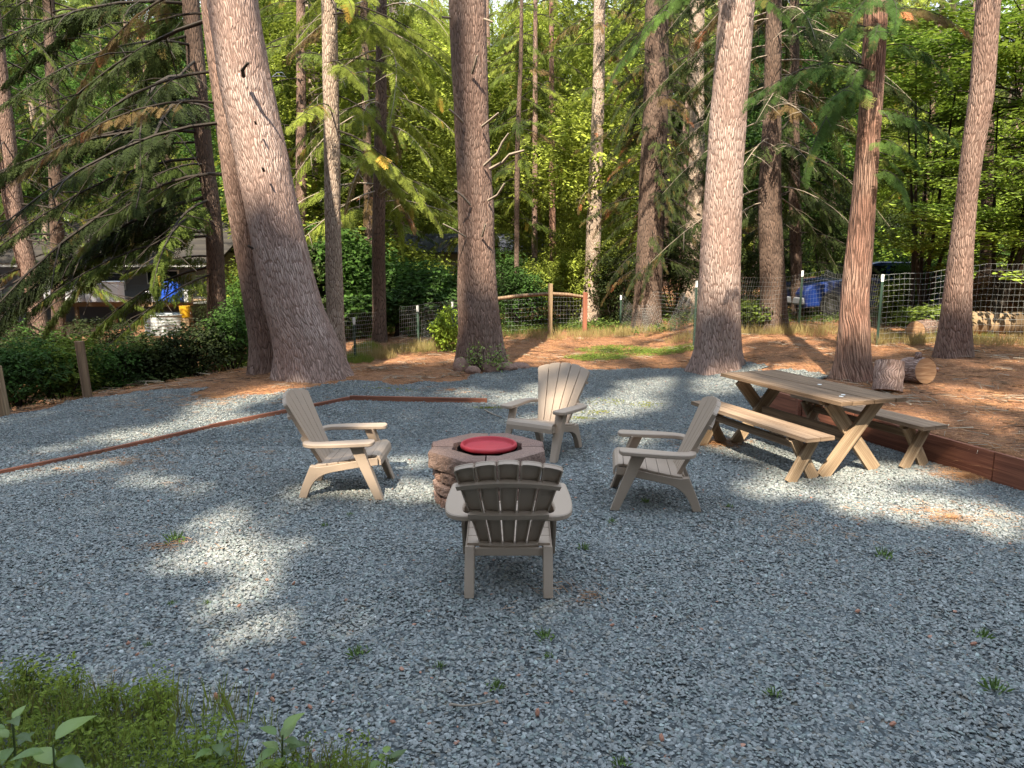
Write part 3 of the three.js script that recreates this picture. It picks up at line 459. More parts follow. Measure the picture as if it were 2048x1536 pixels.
function boughProto(q, v) { // one branch of unit length along +x with its sprays; colours are tones of the branch's own colour
  const key = JSON.stringify([q, v]); if (protos.has(key)) return protos.get(key);
  const r = rng(v * 31 + q.n * 7 + Math.round(q.hang * 10)), sway = (r() - 0.5) * 0.5, rise = q.rise + (r() - 0.5) * 0.25, droop = q.droop * (0.7 + r() * 0.6), S = V(0, 0, 1), U = V(0, 1, 0), acc = new Acc();
  const at = (u) => V(u, rise * u - droop * u * u, sway * u * u), pts = []; for (let i = 0; i <= 7; i++) pts.push(at(i / 7));
  const wood = [tube(pts, pts.map((_, i) => 0.0085 * (1 - i / 7 * 0.85)), 5, false)];
  for (let k = 0; k < 5; k++) { const u = 0.2 + 0.13 * k, a = at(u), e = a.clone().add(V(0.12, -0.08 - 0.1 * r(), (k % 2 ? 1 : -1) * (0.12 + 0.14 * r()))); wood.push(tube([a, a.clone().lerp(e, 0.5).add(V(0, 0.015, 0)), e], [0.0035, 0.0025, 0.001], 4, false)); }
  for (let i = 0; i < q.n; i++) {
    const u = q.bare + (1 - q.bare) * Math.pow((i + r()) / q.n, 0.85), c = at(u), T = at(u + 0.03).sub(at(u - 0.03)).normalize(), sd = i % 2 ? 1 : -1, w = (0.35 + r() * 0.9) * (1 - 0.75 * u), hang = q.hang * (0.4 + r() * 1.2);
    const d = T.clone().multiplyScalar(0.5 + u * 0.7 + r() * 0.2).addScaledVector(S, sd * (w + 0.12)).addScaledVector(U, -hang).normalize(), sc = q.rs * (0.55 + 0.65 * r()) * (1.15 - 0.5 * u), k = 0.55 + 0.85 * r();
    acc.add(SPRAY[q.geo], spray(c.clone().addScaledVector(d, sc * (1 - u) * r() * 0.9), d, sc, (r() - 0.5) * 1.2), r() < q.bt ? lin(2.2 * k, 1.2 * k, 1.3 * k) : lin(k, k, k));
  }
  const o = { leaf: acc.build(), wood: merge(wood) }; protos.set(key, o); return o;
}
function boughs(t, trunk, o) {
  // o: y0,y1 heights, n branches, len(y) metres, droop, size of sprays, density, green, geo, az (centre, spread), seed
  const r = rng(o.seed), g = GREEN[o.green ?? 'fir'], mean = o.lens ? o.lens.reduce((a, b) => a + b) / o.n : typeof o.len === 'function' ? 2.4 : o.len, geo = o.geo ?? 'fine', q5 = (v, s) => Math.round(v / s) * s;
  const q = { n: Math.max(8, q5(mean * (1 - (o.bare ?? 0.18)) * (o.density ?? 9), 8)), rs: q5(Math.max(0.08, o.size / mean), 0.08), hang: q5(o.hang ?? 0.7, 0.3), droop: q5(o.droop ?? 0.45, 0.15), rise: o.rise ?? -0.05, bare: q5(o.bare ?? 0.18, 0.1), geo, bt: o.brownTwig ?? 0.03 };
  const kinds = [0, 1, 2].map((v) => ({ ...boughProto(q, v), ms: [], cs: [] }));
  for (let k = 0; k < o.n; k++) {
    const y = o.ys ? o.ys[k] : lerp(o.y0, o.y1, (k + r()) / o.n) + (r() - 0.5) * 0.6, az = o.azs ? o.azs[k] : o.az ? o.az[0] + (r() - 0.5) * o.az[1] : k * 2.4 + (r() - 0.5) * 1.2;
    const { p, r: tr } = trunk.at(y), L = (o.lens ? o.lens[k] : typeof o.len === 'function' ? o.len(y) : o.len) * (0.7 + r() * 0.55), tilt = (r() - 0.5) * 0.4, D = V(Math.cos(az) * Math.cos(tilt), Math.sin(tilt), Math.sin(az) * Math.cos(tilt)), e = kinds[Math.floor(r() * 3)], bg = r() < (o.brown ?? 0.06) ? GREEN.brown : g;
    e.ms.push(spray(p.clone().addScaledVector(D, tr * 0.6), D, L, (r() - 0.5) * 0.5, r() < 0.5 ? 1 : -1)); e.cs.push(mixc(bg[0], bg[1], r()));
  }
  for (const e of kinds) if (e.ms.length) { instanced('crown', e.leaf, M.leaf, e.ms, e.cs, t); instanced('branches', e.wood, o.wood ?? M.twig, e.ms, null, t); }
}
function tree(name, label, bark, trunk, crowns, group) { const t = thing(name, label, 'tree', group); part('trunk', trunk.geo, BARK[bark], t); crowns.forEach((c) => boughs(t, trunk, c)); return t; }
const PI = Math.PI;

// the trees round the yard
const A = traced([[757, 558, 690], [700, 555, 678], [600, 530, 641], [500, 507, 616], [400, 487, 592], [300, 468, 572], [200, 447, 549], [100, 430, 531], [0, 417, 515]], -TREE_A.z, 19, 0.26, 5, 7);
const treeA = tree('leaning_fir_tree', 'massive leaning fir with pale sunlit bark at the edge of the gravel', 'fir', A, [{ y0: 9.5, y1: 18, n: 9, len: 3, size: 0.4, density: 12, green: 'fir', seed: 41, geo: 'coarse' }]);
for (const [r, ...q] of [[0.03, [487, 152, .5], [485, 140, .72], [496, 126, .85]], [0.02, [505, 497, .3], [497, 492, .42]], [0.016, [512, 248, .5], [510, 243, .6]], [0.018, [528, 342, .52], [525, 336, .62]]]) part('branch_stub', tube(q.map(([a, b, k]) => onZ(a, b, -TREE_A.z - k)), q.map((_, i) => r * (1 - 0.2 * i)), 7), M.twig, treeA);
const A2 = traced([[752, 500, 590], [700, 503, 592], [600, 489, 575], [500, 471, 556], [400, 455, 535], [300, 440, 518], [200, 427, 500], [100, 415, 485], [0, 404, 472]], -TREE_A.z + 0.75, 18, 0.1, 15, 5);
tree('fir_tree', 'shaded fir trunk rising close behind the leaning fir', 'brown', A2, [{ y0: 3.2, y1: 7.5, n: 9, len: 3.6, az: [PI * 0.95, 1.3], size: 0.34, density: 24, hang: 0.75, droop: 0.45, green: 'dark', seed: 42 }, { y0: 9.5, y1: 17, n: 6, len: 2.6, size: 0.4, density: 12, green: 'fir', seed: 43, geo: 'coarse' }]);
const B1 = traced([[745, 660, 692], [600, 653, 686], [450, 650, 682], [300, 648, 680], [150, 646, 676], [0, 643, 672]], 13.1, 15, 0.3, 25, 5);
tree('fir_tree', 'slender pale trunk beside the leaning fir', 'pale', B1, [{ y0: 4.0, y1: 7.2, n: 12, len: 2.0, az: [0.3, 2.6], size: 0.3, density: 28, hang: 0.55, droop: 0.4, green: 'bright', seed: 44 }, { y0: 7.4, y1: 14, n: 12, len: 1.8, size: 0.4, density: 12, green: 'fir', seed: 45, geo: 'coarse' }]);
const C = traced([[736, 920, 1006], [700, 919, 1004], [650, 918, 1001], [600, 917, 996], [500, 916, 990], [400, 914, 986], [300, 910, 981], [200, 907, 977], [100, 902, 974], [0, 898, 972]], -TREE_C.z, 19, 0.34, 35, 7);
{
  const t = tree('fir_tree', 'straight brown fir with broken branch stubs beyond the fire pit', 'brown', C, [{ y0: 9, y1: 18, n: 7, len: 2.6, size: 0.4, density: 12, green: 'fir', seed: 46, geo: 'coarse' }]);
  const d = -TREE_C.z;
  for (const [r, ...q] of [[0.022, [925, 244, .36], [912, 230, .6], [899, 219, .75]], [0.022, [964, 253, .33], [980, 240, .5], [997, 226, .6]], [0.024, [968, 331, .3], [995, 306, .5], [1004, 285, .5], [1017, 267, .6]], [0.03, [980, 338, .2], [1005, 325, .35], [1019, 309, .45], [1048, 301, .55]], [0.02, [940, 410, .36], [925, 392, .6], [910, 381, .7]], [0.022, [976, 401, .25], [995, 390, .4], [1009, 367, .5]], [0.016, [930, 473, .34], [908, 459, .55], [886, 448, .7]], [0.02, [964, 473, .34], [968, 460, .5], [971, 448, .55]], [0.024, [944, 147, .36], [951, 125, .55], [954, 111, .6]], [0.02, [968, 38, .2], [985, 44, .3]], [0.02, [903, 36, .1], [884, 34, .2]]])
    part('branch_stub', tube(q.map(([a, b, k]) => onZ(a, b, d - k)), q.map((_, i) => r * (1 - 0.12 * i)), 7), M.deadtwig, t);
}
const Dd = traced([[742, 1388, 1478], [700, 1394, 1477], [650, 1396, 1478], [600, 1398, 1479], [500, 1402, 1481], [400, 1408, 1483], [300, 1417, 1488], [200, 1425, 1494], [100, 1433, 1501], [0, 1441, 1508]], 12.75, 19, 0.36, 45, 7);
tree('fir_tree', 'thick fir with furrowed pinkish bark standing behind the picnic table', 'fir', Dd, [{ y0: 9, y1: 18, n: 7, len: 2.6, size: 0.4, density: 12, green: 'fir', seed: 47, geo: 'coarse' }, { ys: [6.6, 6.9, 6.3, 6.7], azs: [2.6, 2.0, 1.2, 3.0], lens: [1.9, 1.6, 1.5, 2.0], n: 4, size: 0.3, density: 32, hang: 0.7, droop: 0.6, green: 'cedar', seed: 48 }]);
const Ee = traced([[762, 1668, 1742], [720, 1676, 1738], [650, 1681, 1737], [600, 1684, 1736], [500, 1694, 1743], [400, 1705, 1750], [300, 1714, 1757], [200, 1721, 1764], [100, 1727, 1770], [0, 1731, 1775]], 10.2, 15, 0.22, 55, 6);
tree('cedar_tree', 'red barked cedar with drooping green sprays beside two log rounds', 'cedar', Ee, [{ ys: [4.3, 4.55, 4.2, 4.5, 4.0, 3.9, 4.8, 3.6, 5.0, 5.2, 5.3, 5.4, 5.5, 5.0, 3.2, 3.4], azs: [2.75, 2.95, 2.3, 2.5, 0.9, 0.5, 0.2, 1.3, 2.6, 0.6, 1.5, 2.2, 3.0, 1.9, 1.1, 0.4], lens: [1.35, 1.6, 1.1, 1.2, 0.9, 0.9, 1.0, 0.7, 1.1, 1.0, 0.9, 1.0, 1.3, 0.9, 0.6, 0.7], n: 16, size: 0.26, density: 48, hang: 0.8, droop: 0.75, rise: 0.2, green: 'cedar', seed: 49, bare: 0.1 }, { y0: 7, y1: 14, n: 9, len: 1.7, size: 0.5, density: 7, green: 'cedar', seed: 50, geo: 'coarse' }]);
const Ff = traced([[716, 1873, 1938], [680, 1878, 1938], [600, 1889, 1940], [500, 1901, 1945], [400, 1914, 1952], [300, 1926, 1966], [200, 1940, 1984], [100, 1948, 1991], [0, 1955, 1998]], 12.1, 17, 0.16, 65, 6);
tree('fir_tree', 'dark straight fir trunk on the needle bank in front of the pale felled log', 'brown', Ff, [{ y0: 8, y1: 16, n: 7, len: 2, size: 0.4, density: 12, green: 'fir', seed: 51, geo: 'coarse' }]);

// trees of the wood behind
const bg = (name, label, bark, rows, d, seed, crowns, top = 17) => { const t = traced(rows, d, top, 0.25, seed, 5); return tree(name, label, bark, t, crowns.map((c, i) => ({ seed: seed * 7 + i, geo: 'mid', size: 0.3, density: 26, ...c }))); };
bg('fir_tree', 'leaning reddish trunk standing before the grey roofed house', 'brown', [[650, 60, 94], [560, 44, 77], [400, 8, 43], [250, -8, 26], [100, -22, 8]], 19, 101, [{ y0: 1.5, y1: 12, n: 50, len: 2.8, green: 'fir', hang: 0.9 }]);
bg('fir_tree', 'dark upright trunk standing before the grey roofed house', 'dark', [[610, 104, 129], [400, 100, 125], [0, 86, 108]], 23, 102, [{ y0: 1.5, y1: 14, n: 60, len: 3, green: 'fir', hang: 0.9, brown: 0.08 }]);
bg('fir_tree', 'dark fir with long drooping limbs left of the leaning fir', 'dark', [[692, 416, 454], [450, 411, 443], [300, 392, 424], [0, 364, 398]], 16.5, 103, [{ y0: 2.6, y1: 8.6, n: 18, len: 4.4, az: [PI * 0.95, 3.3], size: 0.36, density: 56, hang: 1.0, droop: 0.4, rise: -0.12, green: 'dark', geo: 'mid', brown: 0.0, bare: 0.1 }, { y0: 1.4, y1: 4.8, n: 13, len: 3.4, az: [PI * 0.85, 2.6], size: 0.34, density: 50, hang: 0.9, green: 'fir', geo: 'mid', rise: -0.05, droop: 0.3, bare: 0.1 }, { y0: 9, y1: 16, n: 14, len: 2.8, green: 'dark' }]);
bg('fir_tree', 'dark reddish trunk with bare drooping twigs behind the wire fence', 'dark', [[690, 746, 773], [500, 744, 770], [300, 748, 772], [100, 752, 774]], 17.6, 104, [{ y0: 3, y1: 9, n: 26, len: 2.4, green: 'bright', hang: 0.8, droop: 0.55, brown: 0.2, size: 0.3, density: 24, wood: M.deadtwig }]);
bg('fir_tree', 'narrow dark trunk behind the reddish trunk at the wire fence', 'dark', [[660, 732, 750], [400, 728, 745], [100, 722, 738]], 22, 105, [{ y0: 3, y1: 12, n: 26, len: 2.2, green: 'fir', hang: 0.5 }]);
bg('fir_tree', 'pale trunk in front of the slate blue roof', 'pale', [[560, 787, 812], [380, 785, 806], [0, 778, 797]], 31, 106, [{ y0: 7, y1: 16, n: 26, len: 2.6, green: 'bright', hang: 0.7 }], 20);
bg('fir_tree', 'brown trunk seen between the leaning fir and the slender pale trunk', 'brown', [[600, 588, 612], [300, 592, 613], [0, 593, 610]], 22, 107, [{ y0: 4, y1: 12, n: 26, len: 2.3, green: 'fir', hang: 0.6, brown: 0.15 }]);
bg('fir_tree', 'very thin dark young fir behind the rail fence', 'dark', [[640, 1028, 1038], [300, 1030, 1040], [100, 1038, 1046]], 22, 108, [{ y0: 3.4, y1: 9, n: 34, len: 1.1, green: 'fir', hang: 0.7, size: 0.26 }], 11);
bg('fir_tree', 'thin brown trunk behind the rail fence', 'brown', [[610, 1062, 1075], [400, 1064, 1075], [100, 1066, 1075]], 26, 109, [{ y0: 5, y1: 13, n: 34, len: 1.9, green: 'bright', hang: 0.7 }]);
bg('cedar_tree', 'thin reddish trunk behind the rail fence', 'cedar', [[590, 1100, 1114], [390, 1098, 1111], [100, 1098, 1108]], 28, 110, [{ y0: 4.4, y1: 14, n: 36, len: 2.0, green: 'bright', hang: 0.5 }]);
bg('pine_tree', 'pale straight trunk right behind the rail fence', 'pale', [[644, 1162, 1198], [500, 1171, 1201], [300, 1180, 1206], [150, 1186, 1209], [0, 1188, 1211]], 23, 111, [{ y0: 6.6, y1: 16, n: 30, len: 1.7, green: 'fir', hang: 0.9, brown: 0.4, droop: 0.5 }, { y0: 3.5, y1: 6.6, n: 7, len: 0.9, density: 0.5, green: 'brown', wood: M.deadtwig }]);
bg('cedar_tree', 'dark broad cedar hung with dense drooping boughs', 'dark', [[645, 1266, 1320], [400, 1278, 1330], [150, 1288, 1336], [0, 1292, 1336]], 20.5, 112, [{ y0: 1.6, y1: 9.5, n: 90, len: 1.5, green: 'dark', hang: 0.9, droop: 0.6, density: 34, size: 0.26, brown: 0.1, brownTwig: 0.1 }, { y0: 9.5, y1: 15, n: 16, len: 2, green: 'dark' }]);
bg('fir_tree', 'dark trunk close behind the thick pinkish fir', 'dark', [[612, 1523, 1572], [400, 1518, 1562], [200, 1528, 1562], [0, 1534, 1563]], 17, 113, [{ y0: 3.2, y1: 9.5, n: 36, len: 2.3, green: 'dark', hang: 0.9, droop: 0.6, size: 0.3, density: 24, brown: 0.15, wood: M.deadtwig }]);
bg('fir_tree', 'narrow dark trunk between the thick fir and the red cedar', 'dark', [[610, 1584, 1606], [400, 1578, 1600], [0, 1580, 1598]], 20, 114, [{ y0: 2, y1: 12, n: 60, len: 2.4, green: 'dark', hang: 0.7, density: 24, brown: 0.06 }]);
bg('fir_tree', 'dark trunk behind the mesh fence near the felled log', 'dark', [[640, 1958, 1980], [300, 1966, 1986], [0, 1972, 1992]], 19, 115, [{ y0: 3.4, y1: 12, n: 40, len: 2.6, green: 'dark', hang: 0.6, density: 22 }]);
{
  const r = rng(606); let made = 0;
  for (let k = 0; k < 400 && made < 62; k++) {
    const z = -25 - 34 * r(), x = (r() * 2 - 1) * (-z * 0.78 + 3), px = 1024 + F * x / -z;
    if (z > -44 && px > 740 && px < 1180 && r() < 0.75) continue;
    if (z > -33 && px < 420) continue;
    made++;
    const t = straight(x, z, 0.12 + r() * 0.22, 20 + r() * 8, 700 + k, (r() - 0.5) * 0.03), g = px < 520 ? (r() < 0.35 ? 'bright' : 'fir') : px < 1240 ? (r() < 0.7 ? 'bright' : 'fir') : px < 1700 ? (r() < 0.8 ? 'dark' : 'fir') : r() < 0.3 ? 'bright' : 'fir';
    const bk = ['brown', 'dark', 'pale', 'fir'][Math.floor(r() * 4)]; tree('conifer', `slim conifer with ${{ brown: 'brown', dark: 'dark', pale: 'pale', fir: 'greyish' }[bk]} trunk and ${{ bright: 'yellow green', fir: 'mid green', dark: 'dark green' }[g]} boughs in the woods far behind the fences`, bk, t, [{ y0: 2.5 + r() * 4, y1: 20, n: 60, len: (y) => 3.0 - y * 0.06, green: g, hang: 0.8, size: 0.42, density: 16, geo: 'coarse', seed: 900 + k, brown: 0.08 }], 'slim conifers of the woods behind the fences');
  }
}
{ // the wood closes up far behind: one mass of foliage
  const r = rng(99), n = 70, kinds = [0, 1, 2, 3].map(() => { const a = new Acc(); for (let k = 0; k < n; k++) { const f = r() * 6.28, u = r() * 2 - 1, w = Math.sqrt(1 - u * u), q = 1.7 * Math.pow(r(), 0.4), c = 0.55 + 0.85 * r(); a.add(SPRAY.coarse, spray(V(Math.cos(f) * w * q, u * q * 1.1, Math.sin(f) * w * q), V(Math.cos(f), -0.4 - 0.6 * r(), Math.sin(f)).normalize(), 0.8 + r() * 0.9, (r() - 0.5) * 1.4, 1.2), lin(c, c, c)); } return { geo: a.build(), ms: [], cs: [] }; });
  for (let k = 0; k < 1500; k++) {
    const z = -60 - 22 * r(), x = (r() * 2 - 1) * (-z * 0.8 + 6), h = vnoise(x * 0.12, z * 0.1, 4), top = 15 + 15 * h - (Math.abs(x + 3.5) < 3 ? 6 : 0), y = -1 + (top + 1) * Math.pow(r(), 0.9), e = kinds[k % 4], s = 0.8 + 0.6 * r(), g = GREEN[vnoise(x * 0.15, 3, 8) > 0.45 ? 'bright' : 'fir'];
    e.ms.push(new THREE.Matrix4().compose(V(x, y, z), new THREE.Quaternion().setFromAxisAngle(V(0, 1, 0), r() * 6.28), V(s, s, s))); e.cs.push(mixc(g[0], g[1], r()));
  }
  for (const e of kinds) instanced('distant_woods', e.geo, M.leaf, e.ms, e.cs);
}

{ // young broad leaved growth fills the wood between the trunks
  const r = rng(202), kinds = [0, 1, 2].map(() => { const a = new Acc(); for (let k = 0; k < 150; k++) { const f = r() * 6.28, u = r() * 2 - 1, w = Math.sqrt(1 - u * u), q = 0.55 + 0.75 * Math.pow(r(), 0.5), c = 0.5 + r(); a.add(LEAVES.small, new THREE.Matrix4().compose(V(Math.cos(f) * w * q * 1.2, u * q * 0.75, Math.sin(f) * w * q), new THREE.Quaternion().setFromEuler(new THREE.Euler((r() - 0.5), r() * 6.28, (r() - 0.5))), V(1, 0.8, 1).multiplyScalar(0.26 + 0.14 * r())), lin(c, c, c * 0.85)); } return { geo: a.build(), ms: [], cs: [] }; });
  for (let k = 0; k < 620; k++) {
    const z = -23 - 26 * r(), px = r() < 0.55 ? 520 + 720 * r() : r() < 0.5 ? 1450 + 700 * r() : -120 + 640 * r(), x = (px - 1024) / F * -z, top = 2.2 - z * 0.3, n = fbm(x * 0.35 + 9, z * 0.2, 77, 2), y = 0.4 + top * Math.pow(r(), 0.9);
    if (n < 0.42 || (px < 480 && z > -34 && y < 4) || (z > -40 && px > 760 && px < 940 && y < 4.4 && y > 2)) continue;
    const e = kinds[k % 3], s = 0.7 + 0.9 * r(), g = GREEN[px > 520 && px < 1240 ? 'bright' : px > 1700 ? 'maple' : 'shrub']; e.ms.push(new THREE.Matrix4().compose(V(x, y, z), new THREE.Quaternion().setFromAxisAngle(V(0, 1, 0), r() * 6.28), V(s, s, s))); e.cs.push(mixc(g[0], g[1], r()));
  }
  for (const e of kinds) instanced('understorey_foliage', e.geo, M.leaf, e.ms, e.cs);
}

// ---------- shrubs and ground plants ----------
const shrubs = new Map();
function shrubProto(n, kind, size, v) { // unit shrub: lobes of leaf clusters over a few stems; size = cluster over shrub radius
  const key = [n, kind, size, v].join(); if (shrubs.has(key)) return shrubs.get(key);
  const r = rng(v * 13 + n), acc = new Acc(), wood = [], lob = [];
  for (let k = 0; k < 9; k++) { const a = r() * 6.28, q = r() * 0.75; wood.push(tube([V((r() - 0.5) * 0.15, -0.05, (r() - 0.5) * 0.15), V(Math.cos(a) * q * 0.6, 0.8, Math.sin(a) * q * 0.6), V(Math.cos(a) * q, 1.2 + 0.5 * r(), Math.sin(a) * q)], [0.018, 0.012, 0.004], 5, false)); }
  for (let k = 0; k < 7; k++) lob.push([(r() - 0.5) * 1.3, 0.35 + r() * 1.2, (r() - 0.5) * 1.3, 0.36 + r() * 0.3]);
  for (let k = 0; k < n; k++) {
    const l = lob[k % 7], u = r() * 2 - 1, a = r() * 6.28, q = l[3] * (0.5 + 0.6 * Math.pow(r(), 0.5)), w = Math.sqrt(1 - u * u), y = l[1] + u * q, c = 0.5 + r(); if (y < 0.02) continue;
    acc.add(LEAVES[kind], new THREE.Matrix4().compose(V(l[0] * 0.6 + w * Math.cos(a) * q, y, l[2] * 0.6 + w * Math.sin(a) * q), new THREE.Quaternion().setFromEuler(new THREE.Euler((r() - 0.5) * 0.9, r() * 6.28, (r() - 0.5) * 0.9)), V(1, 1, 1).multiplyScalar(size * (0.7 + r() * 0.6))), lin(c, c, c * 0.9));
  }
  const o = { leaf: acc.build(), wood: merge(wood) }; shrubs.set(key, o); return o;
}
const shrubLeaf = {};
function shrub(name, label, c, rx, ry, rz, n, kind, size, green, seed, group) {
  const t = thing(name, label, name.includes('shrub') ? 'shrub' : 'plant', group, [c.x, H(c.x, c.z), c.z], seed * 1.7), q = shrubProto(n, kind, Math.round(size / ((rx + ry) / 2) / 0.06) * 0.06, seed % 2), g = GREEN[green], k = seed % 4;
  const m = (shrubLeaf[green + k] ??= (() => { const m2 = M.leaf.clone(); m2.color = mixc(g[0], g[1], 0.3 + 0.15 * k); return m2; })());
  const s = V(rx, ry, rz); for (const [nm, ge, ma] of [['stems', q.wood, M.twig], ['foliage', q.leaf, m]]) { const o = part(nm, ge, ma, t); o.scale.copy(s); o.userData.kind = 'stuff'; } return t;
}
const sh = (px, d, ...a) => { const p = onZ(px, 600, d); return V(p.x, 0, p.z); };
const TONE = { shrub: 'mid green', dark: 'dark green', weed: 'yellowish green', bright: 'bright yellow green' };
const HEDGE = 'shrubs along the gravel edge';
[[20, 10.6, 0.75, 0.6, 0.7, 'shrub'], [95, 11.2, 0.9, 0.62, 0.8, 'weed'], [215, 12.2, 0.85, 0.62, 0.8, 'shrub'], [300, 12.8, 0.95, 0.6, 0.8, 'dark'], [385, 13.2, 0.95, 0.62, 0.8, 'dark'], [455, 13.6, 0.8, 0.65, 0.8, 'shrub'], [-70, 11, 1, 0.7, 1, 'dark'], [150, 13.2, 1.0, 0.7, 0.9, 'shrub']].forEach(([px, d, a, b, c, g], i) => shrub('leafy_shrub', TONE[g] + ' dense leafy shrub on the drop beyond the left gravel edge', sh(px, d), a, b, c, 420, 'small', 0.17, g, 300 + i, HEDGE));
[[260, 17, 1.3, 0.5, 1, 'shrub'], [370, 17.5, 1.4, 0.55, 1, 'shrub'], [120, 18, 1.4, 0.6, 1, 'dark'], [455, 16.4, 0.7, 0.9, 0.8, 'shrub'], [200, 20, 1.5, 0.8, 1, 'dark'], [60, 19, 1.6, 0.8, 1, 'shrub'], [-20, 16, 1.3, 0.9, 1, 'dark'], [465, 21, 1.0, 1.3, 0.9, 'shrub'], [430, 24, 1.2, 1.5, 0.9, 'dark']].forEach(([px, d, a, b, c, g], i) => shrub('leafy_shrub', TONE[g] + ' low shrub in front of the house with the blue barrel', sh(px, d), a, b, c, 420, 'small', 0.2, g, 320 + i, 'shrubs before the house'));
[[800, 19.5, 1.5, 0.95, 1, 'shrub'], [880, 19.8, 1.5, 0.95, 1, 'shrub'], [690, 20, 1.6, 1.5, 1.2, 'shrub'], [620, 20, 1.4, 1.5, 1.2, 'dark'], [760, 23, 1.8, 0.95, 1.3, 'shrub'], [845, 24, 1.6, 0.95, 1.2, 'shrub'], [640, 17.8, 0.8, 0.6, 0.7, 'dark'], [705, 18.4, 0.9, 0.55, 0.7, 'shrub'], [790, 18.6, 0.9, 0.6, 0.7, 'shrub'], [850, 18.8, 0.9, 0.7, 0.7, 'shrub'], [900, 19, 0.9, 0.6, 0.7, 'shrub']].forEach(([px, d, a, b, c, g], i) => shrub('leafy_shrub', TONE[g] + ' large shrub behind the wire fence below the slate blue roof', sh(px, d), a, b, c, 520, 'broad', 0.24, g, 340 + i, 'deep green shrubs behind the wire fence'));
[[1030, 21.5, 1.0, 1.0, 1, 'shrub'], [1085, 22.5, 1.1, 1.0, 1, 'bright'], [1140, 23.5, 1.2, 1.25, 1, 'bright'], [1120, 27, 1.6, 1.9, 1, 'bright'], [1010, 26, 1.6, 1.3, 1.2, 'shrub'], [1225, 25, 1.3, 1.5, 1, 'bright'], [1170, 30, 2, 2, 1.4, 'bright']].forEach(([px, d, a, b, c, g], i) => shrub('leafy_shrub', TONE[g] + ' sunlit shrub behind the rail fence', sh(px, d), a, b, c, 420, 'small', 0.26, g, 360 + i, 'yellow green shrubs behind the rail fence'));
[[1240, 22.5, 1.2, 1.3, 1, 'dark'], [1350, 22, 1.3, 1.4, 1, 'dark'], [1480, 20, 1.2, 1.2, 1, 'dark'], [1570, 22, 1.3, 1.4, 1, 'dark'], [1510, 17.4, 0.7, 0.4, 0.6, 'weed'], [1860, 21, 1.5, 0.9, 1, 'shrub'], [1700, 24, 1.5, 1.5, 1, 'shrub'], [1960, 24, 1.8, 1.3, 1, 'shrub'], [1870, 15.4, 0.6, 0.32, 0.5, 'weed'], [1790, 18, 0.6, 0.55, 0.6, 'weed'], [1830, 19, 1.0, 0.9, 0.7, 'shrub'], [1660, 24, 1.6, 1.9, 1, 'dark'], [1780, 24, 1.6, 1.9, 1, 'dark']].forEach(([px, d, a, b, c, g], i) => shrub('leafy_shrub', TONE[g] + ' shrub behind the wire mesh fence on the bank side', sh(px, d), a, b, c, 420, 'small', 0.24, g, 380 + i, 'shrubs behind the right hand mesh fence'));
shrub('leafy_shrub', 'small bright shrub against the left side of the stubbed fir', sh(893, 15.6), 0.35, 0.5, 0.35, 260, 'broad', 0.13, 'maple', 398);
{ // vine maple: tiers of bright leaves on thin stems
  const mk = (label, px, d, seed, tiers, hw) => {
    const p = sh(px, d), t = thing('maple_tree', label, 'tree', null, [p.x, H(p.x, p.z), p.z]), r = rng(seed), wood = [], g = GREEN.maple, tier = [0, 1, 2].map((v) => { const a = new Acc(), q = rng(v + 5); for (let i = 0; i < 26; i++) { const c = 0.55 + 0.8 * q(); a.add(LEAVES.broad, new THREE.Matrix4().compose(V(0.25 + 0.8 * q(), (q() - 0.5) * 0.16, (q() - 0.5) * 0.9), new THREE.Quaternion().setFromEuler(new THREE.Euler((q() - 0.5) * 0.5, q() * 6.28, (q() - 0.5) * 0.5)), V(0.12, 0.07, 0.17).multiplyScalar(0.9 + q() * 0.6)), lin(c, c, c)); } return { geo: a.build(), wood: tube([V(0, -0.3, 0), V(0.5, 0, 0), V(1, 0.05, 0)], [0.014, 0.009, 0.004], 4, false), ms: [], cs: [] }; });
    for (let k = 0; k < 5; k++) { const a = r() * 6.28, q = 0.4 + r(); wood.push(tube([V((r() - 0.5) * 0.3, -0.1, (r() - 0.5) * 0.3), V(Math.cos(a) * q * 0.4, 2, Math.sin(a) * q * 0.4), V(Math.cos(a) * q, 4.5 + r() * 2, Math.sin(a) * q)], [0.05, 0.04, 0.012], 7, false)); }
    for (let k = 0; k < tiers; k++) { const y = 1.4 + 5.2 * r(), a = r() * 6.28, L = 0.8 + r() * hw, e = tier[k % 3]; e.ms.push(new THREE.Matrix4().compose(V(0, y, 0), new THREE.Quaternion().setFromEuler(new THREE.Euler((r() - 0.5) * 0.3, a, (r() - 0.5) * 0.3)), V(L, 1, 0.75 + 0.2 * L))); e.cs.push(mixc(g[0], g[1], r())); }
    part('trunk', merge(wood), M.twig, t); for (const e of tier) { instanced('crown', e.geo, M.leaf, e.ms, e.cs, t); instanced('branches', e.wood, M.twig, e.ms, null, t); }
  };
  mk('bright green vine maple beside the dark straight fir on the bank', 1985, 15.2, 71, 60, 1.7);
  mk('bright green vine maple between the red cedar and the dark fir on the bank', 1840, 17.2, 72, 46, 1.6);
  mk('vine maple whose leaves hang over the brush pile', 2110, 14.6, 73, 46, 1.8);
}
function tuft(seed, n, h, spread, w) { const o = { pos: [], idx: [], uv: [] }, r = rng(seed); for (let k = 0; k < n; k++) { const a = r() * 6.28, q = r() * spread, b = V(Math.cos(a) * q * 0.4, 0, Math.sin(a) * q * 0.4), d = V(Math.cos(a) * q, h * (0.5 + r()), Math.sin(a) * q).normalize(); blade(o, b, d, V(-d.z, 0.1, d.x).normalize(), h * (0.6 + r() * 0.7), w); } return meshOf(o.pos, o.idx, o.uv); }
